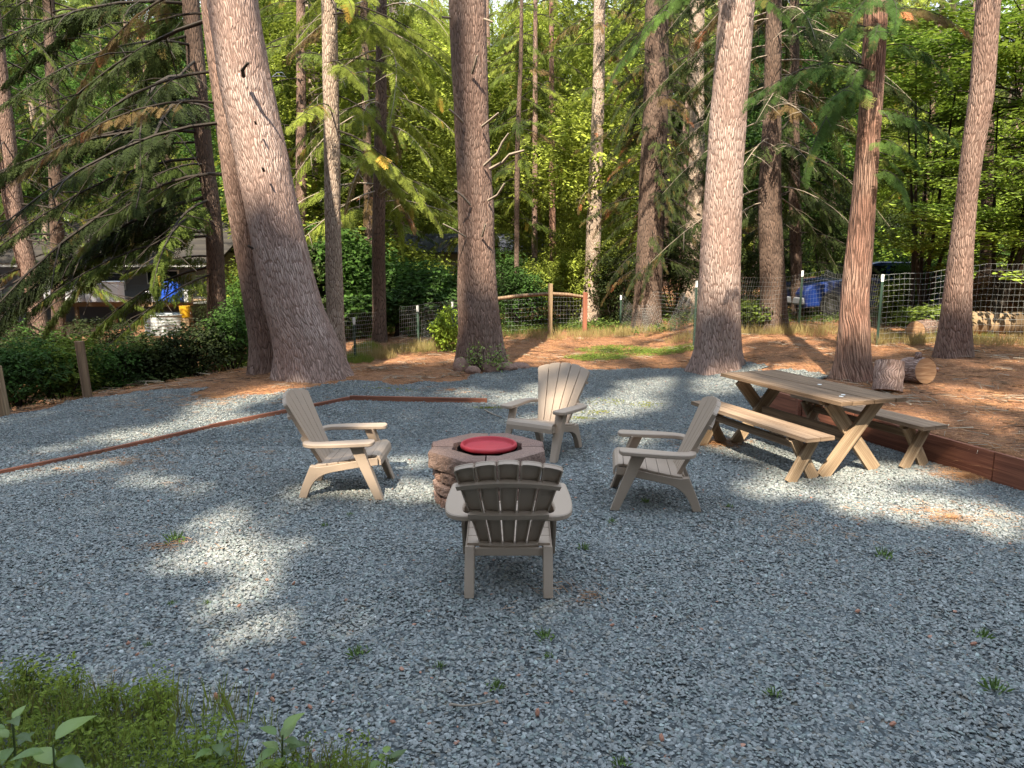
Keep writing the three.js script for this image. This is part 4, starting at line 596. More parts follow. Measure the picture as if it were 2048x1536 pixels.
const TUFT = { grass: tuft(1, 16, 0.9, 0.7, 0.05), dry: tuft(2, 12, 1, 0.45, 0.03), weed: tuft(3, 26, 0.7, 1.2, 0.12) };
function scatter(name, geo, m, pts, n, s0, s1, c, seed, lift = 0) { // pts: [x, z, rx, rz]
  const r = rng(seed), ms = [], cs = [], U = V(0, 1, 0), Q = new THREE.Quaternion();
  for (let k = 0; k < n; k++) { const [x, z, a, b] = pts[k % pts.length], q = Math.sqrt(r()), f = r() * 6.28, X = x + Math.cos(f) * q * a, Z = z + Math.sin(f) * q * b, s = lerp(s0, s1, r()) * (1.1 - 0.5 * q); ms.push(new THREE.Matrix4().compose(V(X, H(X, Z) + lift, Z), Q.setFromAxisAngle(U, r() * 6.28), V(s, s, s))); cs.push(mixc(c[0], c[1], r())); }
  return instanced(name, geo, m, ms, cs);
}
const gp = (px, py, rx, rz, Y = 0) => { const p = onY(px, py, Y); return [p.x, p.z, rx, rz]; };
scatter('ground_cover', LEAVES.weed, M.leaf, [gp(1190, 714, 0.7, 0.5), gp(1270, 708, 1.1, 0.6), gp(1340, 706, 0.8, 0.5), gp(1230, 700, 0.9, 0.5)], 1300, 0.06, 0.12, [[0.12, 0.2, 0.03], [0.24, 0.3, 0.05]], 21, 0.03);
scatter('undergrowth', LEAVES.small, M.leaf, [[-9, -22, 4, 4], [-5, -21, 3, 3], [-2, -21, 3, 2.5], [1, -23, 3, 3], [4, -22, 2.5, 3.5], [8, -21, 3, 3], [12, -20, 4, 4], [-14, -21, 4, 4], [0, -30, 9, 5], [10, -29, 8, 6]], 3600, 0.16, 0.42, [[0.05, 0.09, 0.018], [0.14, 0.2, 0.035]], 27, 0.1);
scatter('yellow_moss', TUFT.weed, M.leaf, [gp(1190, 828, 0.28, 0.17), gp(1215, 806, 0.3, 0.3), gp(1290, 812, 0.25, 0.22), gp(1160, 840, 0.2, 0.1), gp(790, 795, 0.5, 0.16), gp(980, 820, 0.25, 0.08)], 520, 0.01, 0.026, [[0.16, 0.19, 0.03], [0.34, 0.34, 0.06]], 22, 0.022);
scatter('dry_grass', TUFT.dry, M.leaf, [[4.6, -16.6, 1, 0.6], [5.6, -16.6, 1.3, 0.7], [6.7, -16.4, 1.2, 0.7], [7.3, -14.6, 0.6, 0.6], [8.6, -14, 1.4, 0.35], [10, -13.5, 1.4, 0.35], [-2.9, -14.8, 0.5, 0.4], [-2.2, -15.8, 0.8, 0.5], [1.2, -18.6, 2, 0.6], [3, -19, 1.4, 0.8]], 1500, 0.14, 0.36, [[0.26, 0.19, 0.08], [0.42, 0.35, 0.15]], 23);
scatter('fence_grass', TUFT.grass, M.leaf, [gp(712, 722, 0.35, 0.4), gp(735, 700, 0.3, 0.4), [-2.0, -16.2, 0.8, 0.5], [1.4, -20, 2.2, 0.9], [8.8, -14.6, 1, 0.5]], 620, 0.1, 0.24, [[0.12, 0.17, 0.03], [0.26, 0.3, 0.06]], 24);
// small weeds standing in the gravel
{
  const spots = [[717, 1310, 0.07], [877, 1335, 0.04], [990, 1378, 0.055], [1090, 1278, 0.07], [1098, 1315, 0.035], [345, 1208, 0.03], [412, 1208, 0.03], [295, 1292, 0.03], [350, 1085, 0.1], [650, 1052, 0.035], [700, 1030, 0.035], [1165, 1098, 0.055], [1768, 1115, 0.08], [1548, 1392, 0.05], [1990, 1380, 0.08], [1222, 1045, 0.045], [1965, 1275, 0.06], [1290, 1005, 0.05], [1460, 1015, 0.04], [1243, 1530, 0.05]];
  let w0; spots.forEach(([a, b, s], i) => { const p = onY(a, b, 0.015); if (!w0) { w0 = single('gravel_weed', merge([TUFT.weed, leafGeo(12, 10, 0.5, 0.26).scale(0.7, 0.5, 0.7).translate(0, 0.3, 0)]), new THREE.MeshPhysicalMaterial({ color: lin(0.12, 0.2, 0.035), roughness: 1, transmission: 0.3, thickness: 0, side: THREE.DoubleSide }), 'small green weed sprouting from the gravel', 'weed', 'weeds sprouting from the gravel'); } const o = i ? copyOf(w0) : w0; o.position.copy(p); o.scale.set(s, s * 1.3, s); o.rotation.set(0, i * 1.3, 0); });
  let c0; const r = rng(64), cm = new THREE.MeshStandardMaterial({ color: lin(0.36, 0.17, 0.11), roughness: 0.9 });
  [[478, 1211], [432, 1392], [545, 1398], [545, 1352], [606, 1286], [257, 1286], [620, 1414], [785, 1443], [588, 1166], [1224, 1250], [1075, 1424], [1323, 1474], [1715, 1222], [1785, 1448], [275, 1308], [1948, 1287], [1717, 1048]].forEach(([a, b], i) => { const p = onY(a, b, 0.03); if (!c0) c0 = single('brick_chip', chipGeo(9), cm, 'small orange brick chip lying in the gravel', 'brick chip', 'orange brick chips in the gravel'); const o = i ? copyOf(c0) : c0; o.position.copy(p); o.scale.setScalar(0.022 + r() * 0.018); o.rotation.set(r(), r() * 6, r()); });
  const st = (pts, rr, label) => single('fallen_stick', tube(pts.map(([a, b, y]) => onY(a, b, y ?? 0.035)), pts.map((_, i) => rr * (1 - 0.2 * i)), 6), M.deadtwig, label, 'stick');
  st([[900, 1408], [925, 1412], [960, 1408], [994, 1398]], 0.006, 'thin curved twig lying on the gravel before the turned chair');
  st([[970, 820], [985, 828], [1003, 834]], 0.01, 'short dark stick on the gravel between the edging and the far chair');
  st([[1905, 760, 0.34], [1940, 758, 0.34], [1985, 756, 0.34]], 0.02, 'pale stick lying on the needle bank');
}
// weeds and leaves at the near left corner
{
  const r = rng(81), ms = [], cs = [];
  for (let k = 0; k < 3600; k++) { const x = -2.5 + 2.0 * Math.pow(r(), 1.25) * 1.0, zl = lerp(-3.15, -2.35, smoothstep(x, -2.3, -0.6)) + (vnoise(x * 5, 2, 7) - 0.5) * 0.5, z = lerp(zl, -1.7, r()), s = 0.032 + 0.05 * r() * r(); ms.push(new THREE.Matrix4().compose(V(x, 0.02 + r() * r() * 0.24, z), new THREE.Quaternion().setFromEuler(new THREE.Euler((r() - 0.5) * 0.7, r() * 6.28, (r() - 0.5) * 0.7)), V(s, s, s))); cs.push(mixc(GREEN.weed[0], GREEN.weed[1], r())); }
  instanced('weed_patch', LEAVES.weed, M.leaf, ms, cs);
  const ts = [], tc = []; for (let k = 0; k < 420; k++) { const x = -2.5 + 2.1 * r(), z = -1.8 - 1.15 * r() * (1 - smoothstep(x, -1.4, -0.4) * 0.5), s = 0.1 + 0.14 * r(); ts.push(new THREE.Matrix4().compose(V(x, 0.01, z), new THREE.Quaternion().setFromAxisAngle(V(0, 1, 0), r() * 6), V(s, s, s))); tc.push(mixc([0.2, 0.17, 0.06], GREEN.weed[1], r())); }
  instanced('weed_stalks', TUFT.dry, M.leaf, ts, tc);
  const plant = (label, px, py, Y, n, L, seed) => { // upright stem with broad glossy leaves
    const p = onY(px, py, Y), t = thing('broadleaf_plant', label, 'plant', null, [p.x, 0, p.z]), q = rng(seed), top = Y;
    part('stem', tube([V(0.02, -0.02, 0.02), V(0, top * 0.5, 0), V(0.01, top, 0)], [0.006, 0.005, 0.003], 6), new THREE.MeshStandardMaterial({ color: lin(0.07, 0.1, 0.03), roughness: 0.8 }), t);
    for (let k = 0; k < n; k++) { const a = k * 2.4 + q(), y = top * (0.45 + 0.55 * (k + 1) / n), u = 0.35 + 0.7 * q(), D = V(Math.cos(a), 0.5 * q() + 0.1, Math.sin(a)).normalize(), S = V(-D.z, 0, D.x).normalize(), N = S.clone().cross(D).normalize(); if (N.y < 0) N.negate(); const l = L * (0.7 + 0.6 * q()), pos = [], idx = [], uv = []; for (let i = 0; i <= 8; i++) { const f = i / 8, w = l * 0.26 * Math.sin(Math.PI * Math.pow(f, 0.75)) + 0.001; for (const e of [-1, 0, 1]) { const c = V(0, y, 0).addScaledVector(D, 0.02 + f * l).addScaledVector(S, e * w).addScaledVector(N, Math.abs(e) * w * 0.3 - f * f * l * 0.35); pos.push(c.x, c.y, c.z); uv.push(f, e); } } for (let i = 0; i < 8; i++) for (const e of [0, 1]) { const b = i * 3 + e; idx.push(b, b + 3, b + 1, b + 1, b + 3, b + 4); } part('leaf', meshOf(pos, idx, uv), leafy[k % 3], t); }
  };
  const leafy = [[0.075, 0.13, 0.02], [0.13, 0.19, 0.035], [0.05, 0.085, 0.016]].map((c) => new THREE.MeshPhysicalMaterial({ color: lin(...c), roughness: 0.5, side: THREE.DoubleSide }));
  plant('broad leaved plant with pale leaves at the near left corner of the weeds', 100, 1490, 0.42, 8, 0.105, 1);
  plant('broad leaved plant at the left end of the weed patch', 20, 1440, 0.34, 9, 0.07, 2);
  plant('dark glossy leaved plant where the weed patch meets the gravel', 560, 1470, 0.26, 11, 0.072, 3);
  plant('glossy leaved seedling in the middle of the weed patch edge', 430, 1480, 0.24, 10, 0.065, 4);
  plant('lone broad leaved seedling in the gravel clear of the weed patch', 770, 1515, 0.14, 8, 0.065, 5);
  for (const [i, [a, b, h]] of [[50, 1320, 0.2], [140, 1330, 0.22], [215, 1370, 0.2], [310, 1370, 0.22], [165, 1400, 0.24]].entries()) { const p = onY(a, b, h); shrub('tall_weed', 'tall leafy weed rising from the weed patch at the left corner', V(p.x, 0, p.z), 0.07, h * 0.6, 0.07, 26, 'weed', 0.06, 'weed', 500 + i, 'tall weeds in the left corner patch'); }
  const q = onY(968, 738, 0.08); const rh = thing('rhododendron', 'small broad leaved evergreen growing at the foot of the stubbed fir', 'plant', null, [q.x + 0.02, H(q.x, q.z + 0.45), q.z + 0.45]), g = []; const rr = rng(19);
  for (let k = 0; k < 5; k++) part('stem', tube([V(0, -0.05, 0), V((k - 2) * 0.08, 0.2, 0.05), V((k - 2) * 0.15, 0.25 + 0.12 * (k % 3), 0.08)], [0.01, 0.008, 0.004], 5), M.twig, rh);
  const lm = [], lc = []; for (let k = 0; k < 36; k++) { lm.push(new THREE.Matrix4().compose(V((rr() - 0.5) * 0.75, 0.08 + rr() * 0.42 * (k % 2 ? 1 : 0.6), (rr() - 0.3) * 0.25), new THREE.Quaternion().setFromEuler(new THREE.Euler((rr() - 0.5), rr() * 6.28, (rr() - 0.5))), V(1, 1, 1).multiplyScalar(0.13))); lc.push(mixc(GREEN.maple[0], GREEN.maple[1], rr())); } instanced('foliage', LEAVES.weed, M.leafGloss, lm, lc, rh);
}

// ---------- rocks, logs ----------
function rockGeo(seed, x, y, z) { const g = new THREE.IcosahedronGeometry(0.5, 3), p = g.attributes.position; for (let i = 0; i < p.count; i++) { const a = V(p.getX(i), p.getY(i), p.getZ(i)), n = 0.75 + 0.5 * fbm(a.x * 2.4 + seed * 7, a.y * 2.4 + a.z * 3.1, seed, 3); p.setXYZ(i, a.x * n * x, Math.max(a.y, -0.25) * n * y, a.z * n * z); } g.computeVertexNormals(); return boxUV(g); }
const rockM = M.block.clone(); rockM.color = lin(1.0, 0.95, 0.92);
[[922, 748, 0.3, 0.24, 'rounded pinkish rock touching the foot of the stubbed fir'], [945, 752, 0.26, 0.16, 'low pinkish rock left of the evergreen plant'], [978, 748, 0.3, 0.2, 'pale rock in front of the evergreen plant'], [1012, 744, 0.42, 0.14, 'flat long pinkish rock at the gravel edge beyond the far chair'], [1040, 740, 0.3, 0.12, 'low rock at the end of the row by the gravel edge']].forEach(([a, b, s, h, l], i) => { const p = onY(a, b, 0.06), o = single('rock', rockGeo(i + 2, s, h * 1.3, s * 0.8), rockM, l, 'rock'); o.position.set(p.x, H(p.x, p.z) + h * 0.25, p.z); });
function logRound(name, label, rad, len, at, dir, seed, bark) {
  const t = thing(name, label, 'log', null, [at.x, at.y, at.z]), n = 10, pts = [], rs = []; for (let k = 0; k <= n; k++) { pts.push(dir.clone().multiplyScalar(len * (k / n - 0.5))); rs.push(rad * (1 + 0.06 * (vnoise(k * 0.7, seed, seed) - 0.5))); }
  const g = tube(pts, rs, 28, false), p = g.attributes.position; for (let i = 0; i < p.count; i++) { const v = V(p.getX(i), p.getY(i), p.getZ(i)), c = dir.clone().multiplyScalar(v.dot(dir)), k = i % 29 % 28; v.sub(c).multiplyScalar(1 + 0.08 * (vnoise(k * 0.45, 1, seed, 12.6, 0) - 0.5) + 0.012 * (hash2(k, 3, seed) - 0.5)).add(c); p.setXYZ(i, v.x, v.y, v.z); } g.computeVertexNormals();
  part('bark', g, BARK[bark] ?? M[bark], t);
  const q = new THREE.Quaternion().setFromUnitVectors(V(0, 0, 1), dir); for (const s of [-1, 1]) { const f = new THREE.CircleGeometry(rad * 0.985, 28); const uv = f.attributes.uv; for (let i = 0; i < uv.count; i++) uv.setXY(i, uv.getX(i) * rad * 2, uv.getY(i) * rad * 2); part('sawn_face', f.rotateY(s < 0 ? PI : 0).applyQuaternion(q).translate(...dir.clone().multiplyScalar(s * len * 0.497).toArray()), M.cutwood, t); }
  return t;
}
{
  const a = onY(1775, 778, 0.32), b = onY(1830, 764, 0.33);
  logRound('log_round', 'bark covered log round standing tilted beside the red cedar', 0.18, 0.4, V(a.x, H(a.x, a.z) + 0.21, a.z), V(0.16, 1, -0.3).normalize(), 3, 'fir');
  const l = logRound('log_round', 'log round lying with its sawn orange face showing behind the tilted round', 0.18, 0.34, V(b.x, H(b.x, b.z) + 0.175, b.z), V(0.25, 0.12, 1).normalize(), 5, 'fir');
  part('knot', tube([V(-0.02, 0.17, 0.06), V(-0.03, 0.26, 0.07)], [0.05, 0.04], 8), BARK.fir, l); part('knot', tube([V(0.17, 0.02, 0.08), V(0.25, 0.03, 0.09)], [0.035, 0.03], 8), BARK.fir, l);
  const c = onZ(1900, 650, 15.4), e = onZ(2130, 640, 14.9); c.y = H(c.x, c.z) + 0.22; e.y = H(e.x, e.z) + 0.22;
  logRound('felled_log', 'long pale felled log lying behind the wire mesh fence', 0.24, c.distanceTo(e) + 1, c.clone().add(e).multiplyScalar(0.5), e.clone().sub(c).normalize(), 7, 'greywood');
  const f = onZ(1850, 655, 14.9); logRound('felled_log', 'short dark log end lying beside the pale felled log', 0.2, 0.7, V(f.x, H(f.x, f.z) + 0.19, f.z), V(0.8, 0.05, -0.5).normalize(), 9, 'brown');
  // brush pile at the far right
  const p = onZ(2030, 600, 17), t = thing('brush_pile', 'heap of brown brush and straw behind the felled log', 'brush pile', null, [p.x, H(p.x, p.z), p.z]), g = new THREE.IcosahedronGeometry(1, 4), q = g.attributes.position; for (let i = 0; i < q.count; i++) { const v = V(q.getX(i), q.getY(i), q.getZ(i)), n = 0.8 + 0.4 * fbm(v.x * 2 + 5, v.y * 2 + v.z * 2, 3, 3); q.setXYZ(i, v.x * n * 1.15, v.y * n * 1.05 + 0.3, v.z * n * 0.9); } g.computeVertexNormals(); part('heap', boxUV(g), M.litter, t);
  const r = rng(12), ms = [], cs = []; for (let k = 0; k < 700; k++) { const a2 = r() * 6.28, u = r(), w = Math.sqrt(1 - u * u), d = V(Math.cos(a2) * 0.6, -0.6 - r() * 0.4, 0.4 + Math.sin(a2) * 0.4).normalize(); ms.push(spray(V(w * Math.cos(a2) * 1.15, 0.35 + u * 1.0, w * Math.sin(a2) * 0.9), d, 0.25 + r() * 0.3, r() * 3, 0.5)); cs.push(mixc([0.14, 0.09, 0.045], [0.34, 0.24, 0.12], r())); } instanced('straw', SPRAY.coarse, M.leaf, ms, cs, t);
}

// ---------- fences ----------
function wireFence(name, label, pts, h, posts, cell = [0.075, 0.1], sag = 0.03, seed = 1) {
  const t = thing(name, label, 'fence', null), gs = [], r = rng(seed), P = pts.map(([x, z, hh, lean]) => ({ x, z, h: hh ?? h, l: lean ?? 0 })); let n = 0;
  const segs = []; for (let i = 0; i < P.length - 1; i++) segs.push(Math.hypot(P[i + 1].x - P[i].x, P[i + 1].z - P[i].z)); const tot = segs.reduce((a, b) => a + b, 0);
  const at = (s, v) => { let i = 0, q = s; while (i < segs.length - 1 && q > segs[i]) { q -= segs[i]; i++; } const k = q / segs[i], a = P[i], b = P[i + 1], x = lerp(a.x, b.x, k), z = lerp(a.z, b.z, k), hh = lerp(a.h, b.h, k), w = (vnoise(s * 1.1, v * 2, seed) - 0.5) * 0.14 * v + lerp(a.l, b.l, k) * v, dx = (b.z - a.z) / segs[i], dz = -(b.x - a.x) / segs[i]; return V(x + dx * w + (vnoise(s * 2.3, v * 3, seed + 5) - 0.5) * 0.05 * v, H(x, z) + 0.03 + v * hh - v * sag * Math.sin(PI * k), z + dz * w); };
  const thin = (a, b, w) => { const d = b.clone().sub(a), L = d.length(); d.normalize(); const g = new THREE.CylinderGeometry(w, w, L, 3, 1, true); g.applyQuaternion(new THREE.Quaternion().setFromUnitVectors(V(0, 1, 0), d)).translate((a.x + b.x) / 2, (a.y + b.y) / 2, (a.z + b.z) / 2); gs.push(plain(g)); };
  const nu = Math.round(tot / cell[0]), nv = Math.round(h / cell[1]); for (let i = 0; i <= nu; i++) for (let j = 0; j < 4; j++) thin(at(tot * i / nu, j / 4), at(tot * i / nu, (j + 1) / 4), 0.0014);
  const nh = Math.max(3, Math.round(tot / 0.35)); for (let j = 0; j <= nv; j++) for (let i = 0; i < nh; i++) thin(at(tot * i / nh, j / nv), at(tot * (i + 1) / nh, j / nv), 0.0016);
  part('wire_mesh', mergeGeometries(gs), M.wire, t).userData.kind = 'stuff';
  for (const [s, hh] of posts) { const b = at(s, 0), g = part('post', merge([box(0.05, hh, 0.012, b.x, b.y - 0.1 + hh / 2, b.z), box(0.012, hh, 0.04, b.x, b.y - 0.1 + hh / 2, b.z - 0.025)]), M.tpost, t); part('white_tip', merge([box(0.053, 0.14, 0.015, b.x, b.y - 0.1 + hh - 0.06, b.z), box(0.015, 0.14, 0.043, b.x, b.y - 0.1 + hh - 0.06, b.z - 0.025)]), M.whitetip, g); }
  return t;
}
const xz = (px, py, Y = 0) => { const p = onY(px, py, Y); return [p.x, p.z]; };
wireFence('wire_fence', 'short leaning wire mesh panel beside the slender pale trunk', [[...xz(672, 728), 0.95, -0.1], [...xz(742, 716), 0.95, -0.14]], 0.95, [[0.55, 0.95]], [0.06, 0.08], 0, 1);
wireFence('wire_fence', 'wire mesh fence between the dark reddish trunk and the stubbed fir', [[...xz(800, 706), 1.0], [...xz(846, 700), 1.02], [...xz(905, 686), 1.0], [...xz(960, 676), 0.95]], 1.0, [[0.55, 1.1], [2.2, 1.05]], [0.06, 0.09], 0.02, 2);
wireFence('wire_fence', 'faint wire mesh behind the rail fence', [[...xz(1010, 668)], [...xz(1098, 668)], [...xz(1170, 666)]], 0.95, [], [0.09, 0.12], 0.02, 3);
wireFence('wire_fence', 'sagging wire mesh fence before the dark broad cedar', [[...xz(1240, 655, 0.05), 1.0], [...xz(1290, 668, 0.1), 0.75, 0.3], [...xz(1330, 664, 0.1), 1.0, 0.4], [...xz(1385, 684, 0.15), 1.3]], 1.0, [[0.02, 1.05]], [0.07, 0.1], 0.25, 4);
wireFence('wire_fence', 'wire mesh fence running between the thick fir and the red cedar', [[...xz(1386, 688, 0.2), 1.35], [5.6, -16.6, 1.3], [7.35, -16.9, 1.35]], 1.3, [[0.03, 1.5], [0.3, 1.2], [3.1, 1.45]], [0.075, 0.1], 0.06, 5);
wireFence('wire_fence', 'tall wire mesh fence in front of the felled log', [[7.35, -16.9, 1.35], [7.25, -14.15, 1.35], [9, -13.7, 1.5], [11, -13.1, 1.6]], 1.4, [[2.75, 1.45], [5.5, 1.6]], [0.09, 0.11], 0.04, 6);
{
  const t = thing('rail_fence', 'weathered post and rail fence beyond the stubbed fir', 'fence');
  const p = [onY(985, 676), onY(1100, 674), onY(1169, 672)]; const hs = [1.2, 1.38, 1.16];
  p.forEach((q, i) => { const y = H(q.x, q.z); part('post', beam(V(q.x, y - 0.2, q.z), V(q.x, y + hs[i], q.z), 0.12, 0.12, V(0, 0, 1), 0.012), i === 2 ? M.redwood : M.greywood, t); });
  for (let i = 0; i < 2; i++) { const a = p[i].clone().setY(H(p[i].x, p[i].z) + 1.03), b = p[i + 1].clone().setY(H(p[i + 1].x, p[i + 1].z) + [1.12, 1.03][i]); if (i) a.y += 0.09; const m = a.clone().lerp(b, 0.5); m.y += 0.02; part('rail', tube([a, m, b], [0.045, 0.05, 0.045], 9), M.tablewood, t); }
  for (const [px, py, h, l, m] of [[10, 832, 0.66, 'leaning pale wooden post at the drop beyond the gravel', M.greywood], [176, 798, 0.85, 'brown wooden post standing in the leafy shrubs', M.tablewood]]) { const q = onY(px, py), g = beam(V(0, -0.4, 0), V(0, h, 0), 0.1, 0.09, V(0, 0, 1), 0.01), o = single('wooden_post', g, m, l, 'post'); o.position.set(q.x, 0, q.z); o.rotation.z = px < 100 ? 0.06 : 0.05; }
}

// ---------- house with the deck at the far left ----------
const paint = (r, g, b, k = 0.7) => new THREE.MeshStandardMaterial({ color: lin(r, g, b), roughness: k });
{
  const d = 30, xa = onZ(-90, 560, d).x, xb = onZ(385, 560, d).x, g0 = -0.75, dy = onZ(300, 603, d).y, ye = onZ(200, 528, d).y, W = xb - xa, xm = (xa + xb) / 2;
  const t = thing('house', 'single storey house with grey roof and pale walls behind a raised deck', 'house'), siding = paint(0.17, 0.175, 0.185, 0.85), glass = new THREE.MeshStandardMaterial({ color: lin(0.015, 0.018, 0.02), roughness: 0.08 }), trim = paint(0.72, 0.72, 0.7);
  const wall = part('wall', box(W, ye + 0.5 - g0, 6, xm, (ye + 0.5 + g0) / 2, -d - 5.4, 0.01), siding, t);
  for (let y = dy + 0.1; y < ye + 0.4; y += 0.16) part('clapboard', box(W + 0.02, 0.145, 0.03, xm, y, -d - 2.4 + 0.01, 0.006), siding, wall);
  const slope = part('roof', new THREE.BufferGeometry().copy(merge([beam(V(xm, ye, -d - 1.2), V(xm, ye + 2.0, -d - 6.2), W + 1.2, 0.12), beam(V(xm, ye + 2.0, -d - 6.2), V(xm, ye, -d - 11), W + 1.2, 0.12)])), paint(0.03, 0.028, 0.026, 1), t);
  for (let k = 0; k < 22; k++) { const u = k / 22, y = ye + 2.0 * u, z = -d - 1.2 - 5 * u; part('shingle_row', box(W + 1.2, 0.02, 0.25, xm, 0, 0, 0).rotateX(0.42).translate(0, y + 0.08, z), paint(0.026 + 0.008 * (k % 3), 0.022 + 0.007 * (k % 3), 0.02 + 0.005 * (k % 3), 1), slope); }
  part('fascia', box(W + 1.25, 0.18, 0.04, xm, ye - 0.04, -d - 1.18), trim, t);
  for (const [a, b, y0, y1] of [[296, 358, 568, 540], [190, 250, 580, 545], [40, 110, 580, 545], [-40, 0, 600, 545]]) { const l = onZ(a, y0, d + 2.4), r = onZ(b, y1, d + 2.4), w = part('window', box(r.x - l.x, r.y - l.y, 0.06, (l.x + r.x) / 2, (l.y + r.y) / 2, -d - 2.36, 0.01), trim, t); part('pane', box(r.x - l.x - 0.12, r.y - l.y - 0.12, 0.03, (l.x + r.x) / 2, (l.y + r.y) / 2, -d - 2.32, 0), glass, w); }
  const dk = thing('deck', 'raised wooden deck cluttered with boxes in front of the house', 'deck'), z0 = -d - 2.2, z1 = -d + 0.1, n = 14;
  for (let k = 0; k < n; k++) part('plank', box(W, 0.04, (z1 - z0) / n - 0.01, xm, dy - 0.02, z0 + (k + 0.5) * (z1 - z0) / n, 0), M.greywood, dk);
  part('rim_joist', box(W, 0.16, 0.05, xm, dy - 0.125, z1 + 0.03), M.greywood, dk); for (let k = 0; k < 7; k++) part('post', box(0.12, dy - g0 + 0.3, 0.12, xa + 0.2 + (W - 0.4) * k / 6, (dy + g0) / 2 - 0.35, z1 - 0.1), M.greywood, dk);
  const put = (name, geo, m, label, cat, px, y, dd, base = dy) => { const p = onZ(px, 600, dd), o = single(name, geo, m, label, cat); o.position.set(p.x, base, p.z); return o; };
  const barrel = put('blue_barrel', new THREE.LatheGeometry([[0, 0], [0.5, 0], [0.52, 0.1], [0.48, 0.3], [0.5, 0.5], [0.42, 0.72], [0.25, 0.84], [0, 0.86]].map(([a, b]) => new THREE.Vector2(a, b)), 24), paint(0.02, 0.09, 0.55, 0.4), 'domed bright blue plastic barrel on the deck of the house', 'barrel', 342, 0, d - 0.6);
  barrel.position.y = dy;
  [[365, 'white', 0.7, 0.45], [312, 'grey', 0.5, 0.4], [230, 'white', 0.6, 0.8], [195, 'pale grey', 0.7, 0.7], [150, 'white', 0.8, 0.7], [95, 'white', 0.7, 0.9]].forEach(([px, c, w, h]) => { const o = put('storage_box', merge([box(w, h, 0.5, 0, h / 2, 0, 0.03), box(w + 0.05, 0.06, 0.55, 0, h + 0.02, 0, 0.02)]), c === 'white' ? paint(0.75, 0.76, 0.78) : paint(0.42, 0.42, 0.46), 'lidded ' + 'pale storage box standing on the deck of the house', 'box', px, 0, d - 0.3); o.userData.group = 'storage boxes on the deck'; });
  const ground = (px, dd) => { const p = onZ(px, 600, dd); return H(p.x, p.z); };
  const tk = thing('stock_tank', 'round galvanised stock tank on the ground in front of the deck', 'tank', null, [onZ(335, 640, 27).x, ground(335, 27), -27]), zinc = new THREE.MeshStandardMaterial({ color: lin(0.5, 0.53, 0.54), roughness: 0.45, metalness: 0.35, side: THREE.DoubleSide });
  const prof = [[0.78, 0]]; for (let k = 0; k <= 24; k++) prof.push([0.79 + 0.007 * Math.sin(k * PI / 2), 0.02 + 0.72 * k / 24]); prof.push([0.83, 0.76], [0.83, 0.79], [0.79, 0.79]); part('shell', new THREE.LatheGeometry(prof.map(([a, b]) => new THREE.Vector2(a, b)), 36), zinc, tk); part('floor', new THREE.CylinderGeometry(0.78, 0.78, 0.03, 30).translate(0, 0.1, 0), zinc, tk);
  const bk = thing('yellow_bucket', 'yellow plastic bucket beside the stock tank', 'bucket', null, [onZ(371, 640, 26.8).x, ground(371, 26.8), -26.8]); part('pail', new THREE.CylinderGeometry(0.2, 0.16, 0.42, 20).translate(0, 0.86, 0), paint(0.75, 0.42, 0.02, 0.5), bk); part('stand', merge([box(0.45, 0.62, 0.4, 0, 0.31, 0, 0.02)]), M.greywood, bk);
}
{ // slate blue roofed house beyond the shrubs
  const d = 41, a = onZ(765, 500, d), b = onZ(1165, 500, d), ye = onZ(840, 506, d).y, yr = onZ(840, 469, d + 3).y, W = b.x - a.x, xm = (a.x + b.x) / 2, t = thing('house', 'low house with a slate blue roof far behind the deep green shrubs', 'house'), rf = paint(0.085, 0.095, 0.135, 0.9);
  part('wall', box(W - 0.8, ye + 0.8, 6, xm, (ye - 0.6) / 2, -d - 3.4), paint(0.35, 0.33, 0.3), t);
  const r = part('roof', merge([beam(V(xm, ye, -d), V(xm, yr, -d - 3.3), W, 0.12), beam(V(xm, yr, -d - 3.3), V(xm, ye, -d - 6.6), W, 0.12)]), rf, t);
  for (let k = 0; k <= 26; k++) part('roof_seam', beam(V(a.x + W * k / 26, ye + 0.08, -d), V(a.x + W * k / 26, yr + 0.08, -d - 3.3), 0.04, 0.05), rf, r);
  part('door', box(0.9, 2, 0.06, xm - 1, 0.3, -d - 0.38), paint(0.5, 0.5, 0.5), t);
}

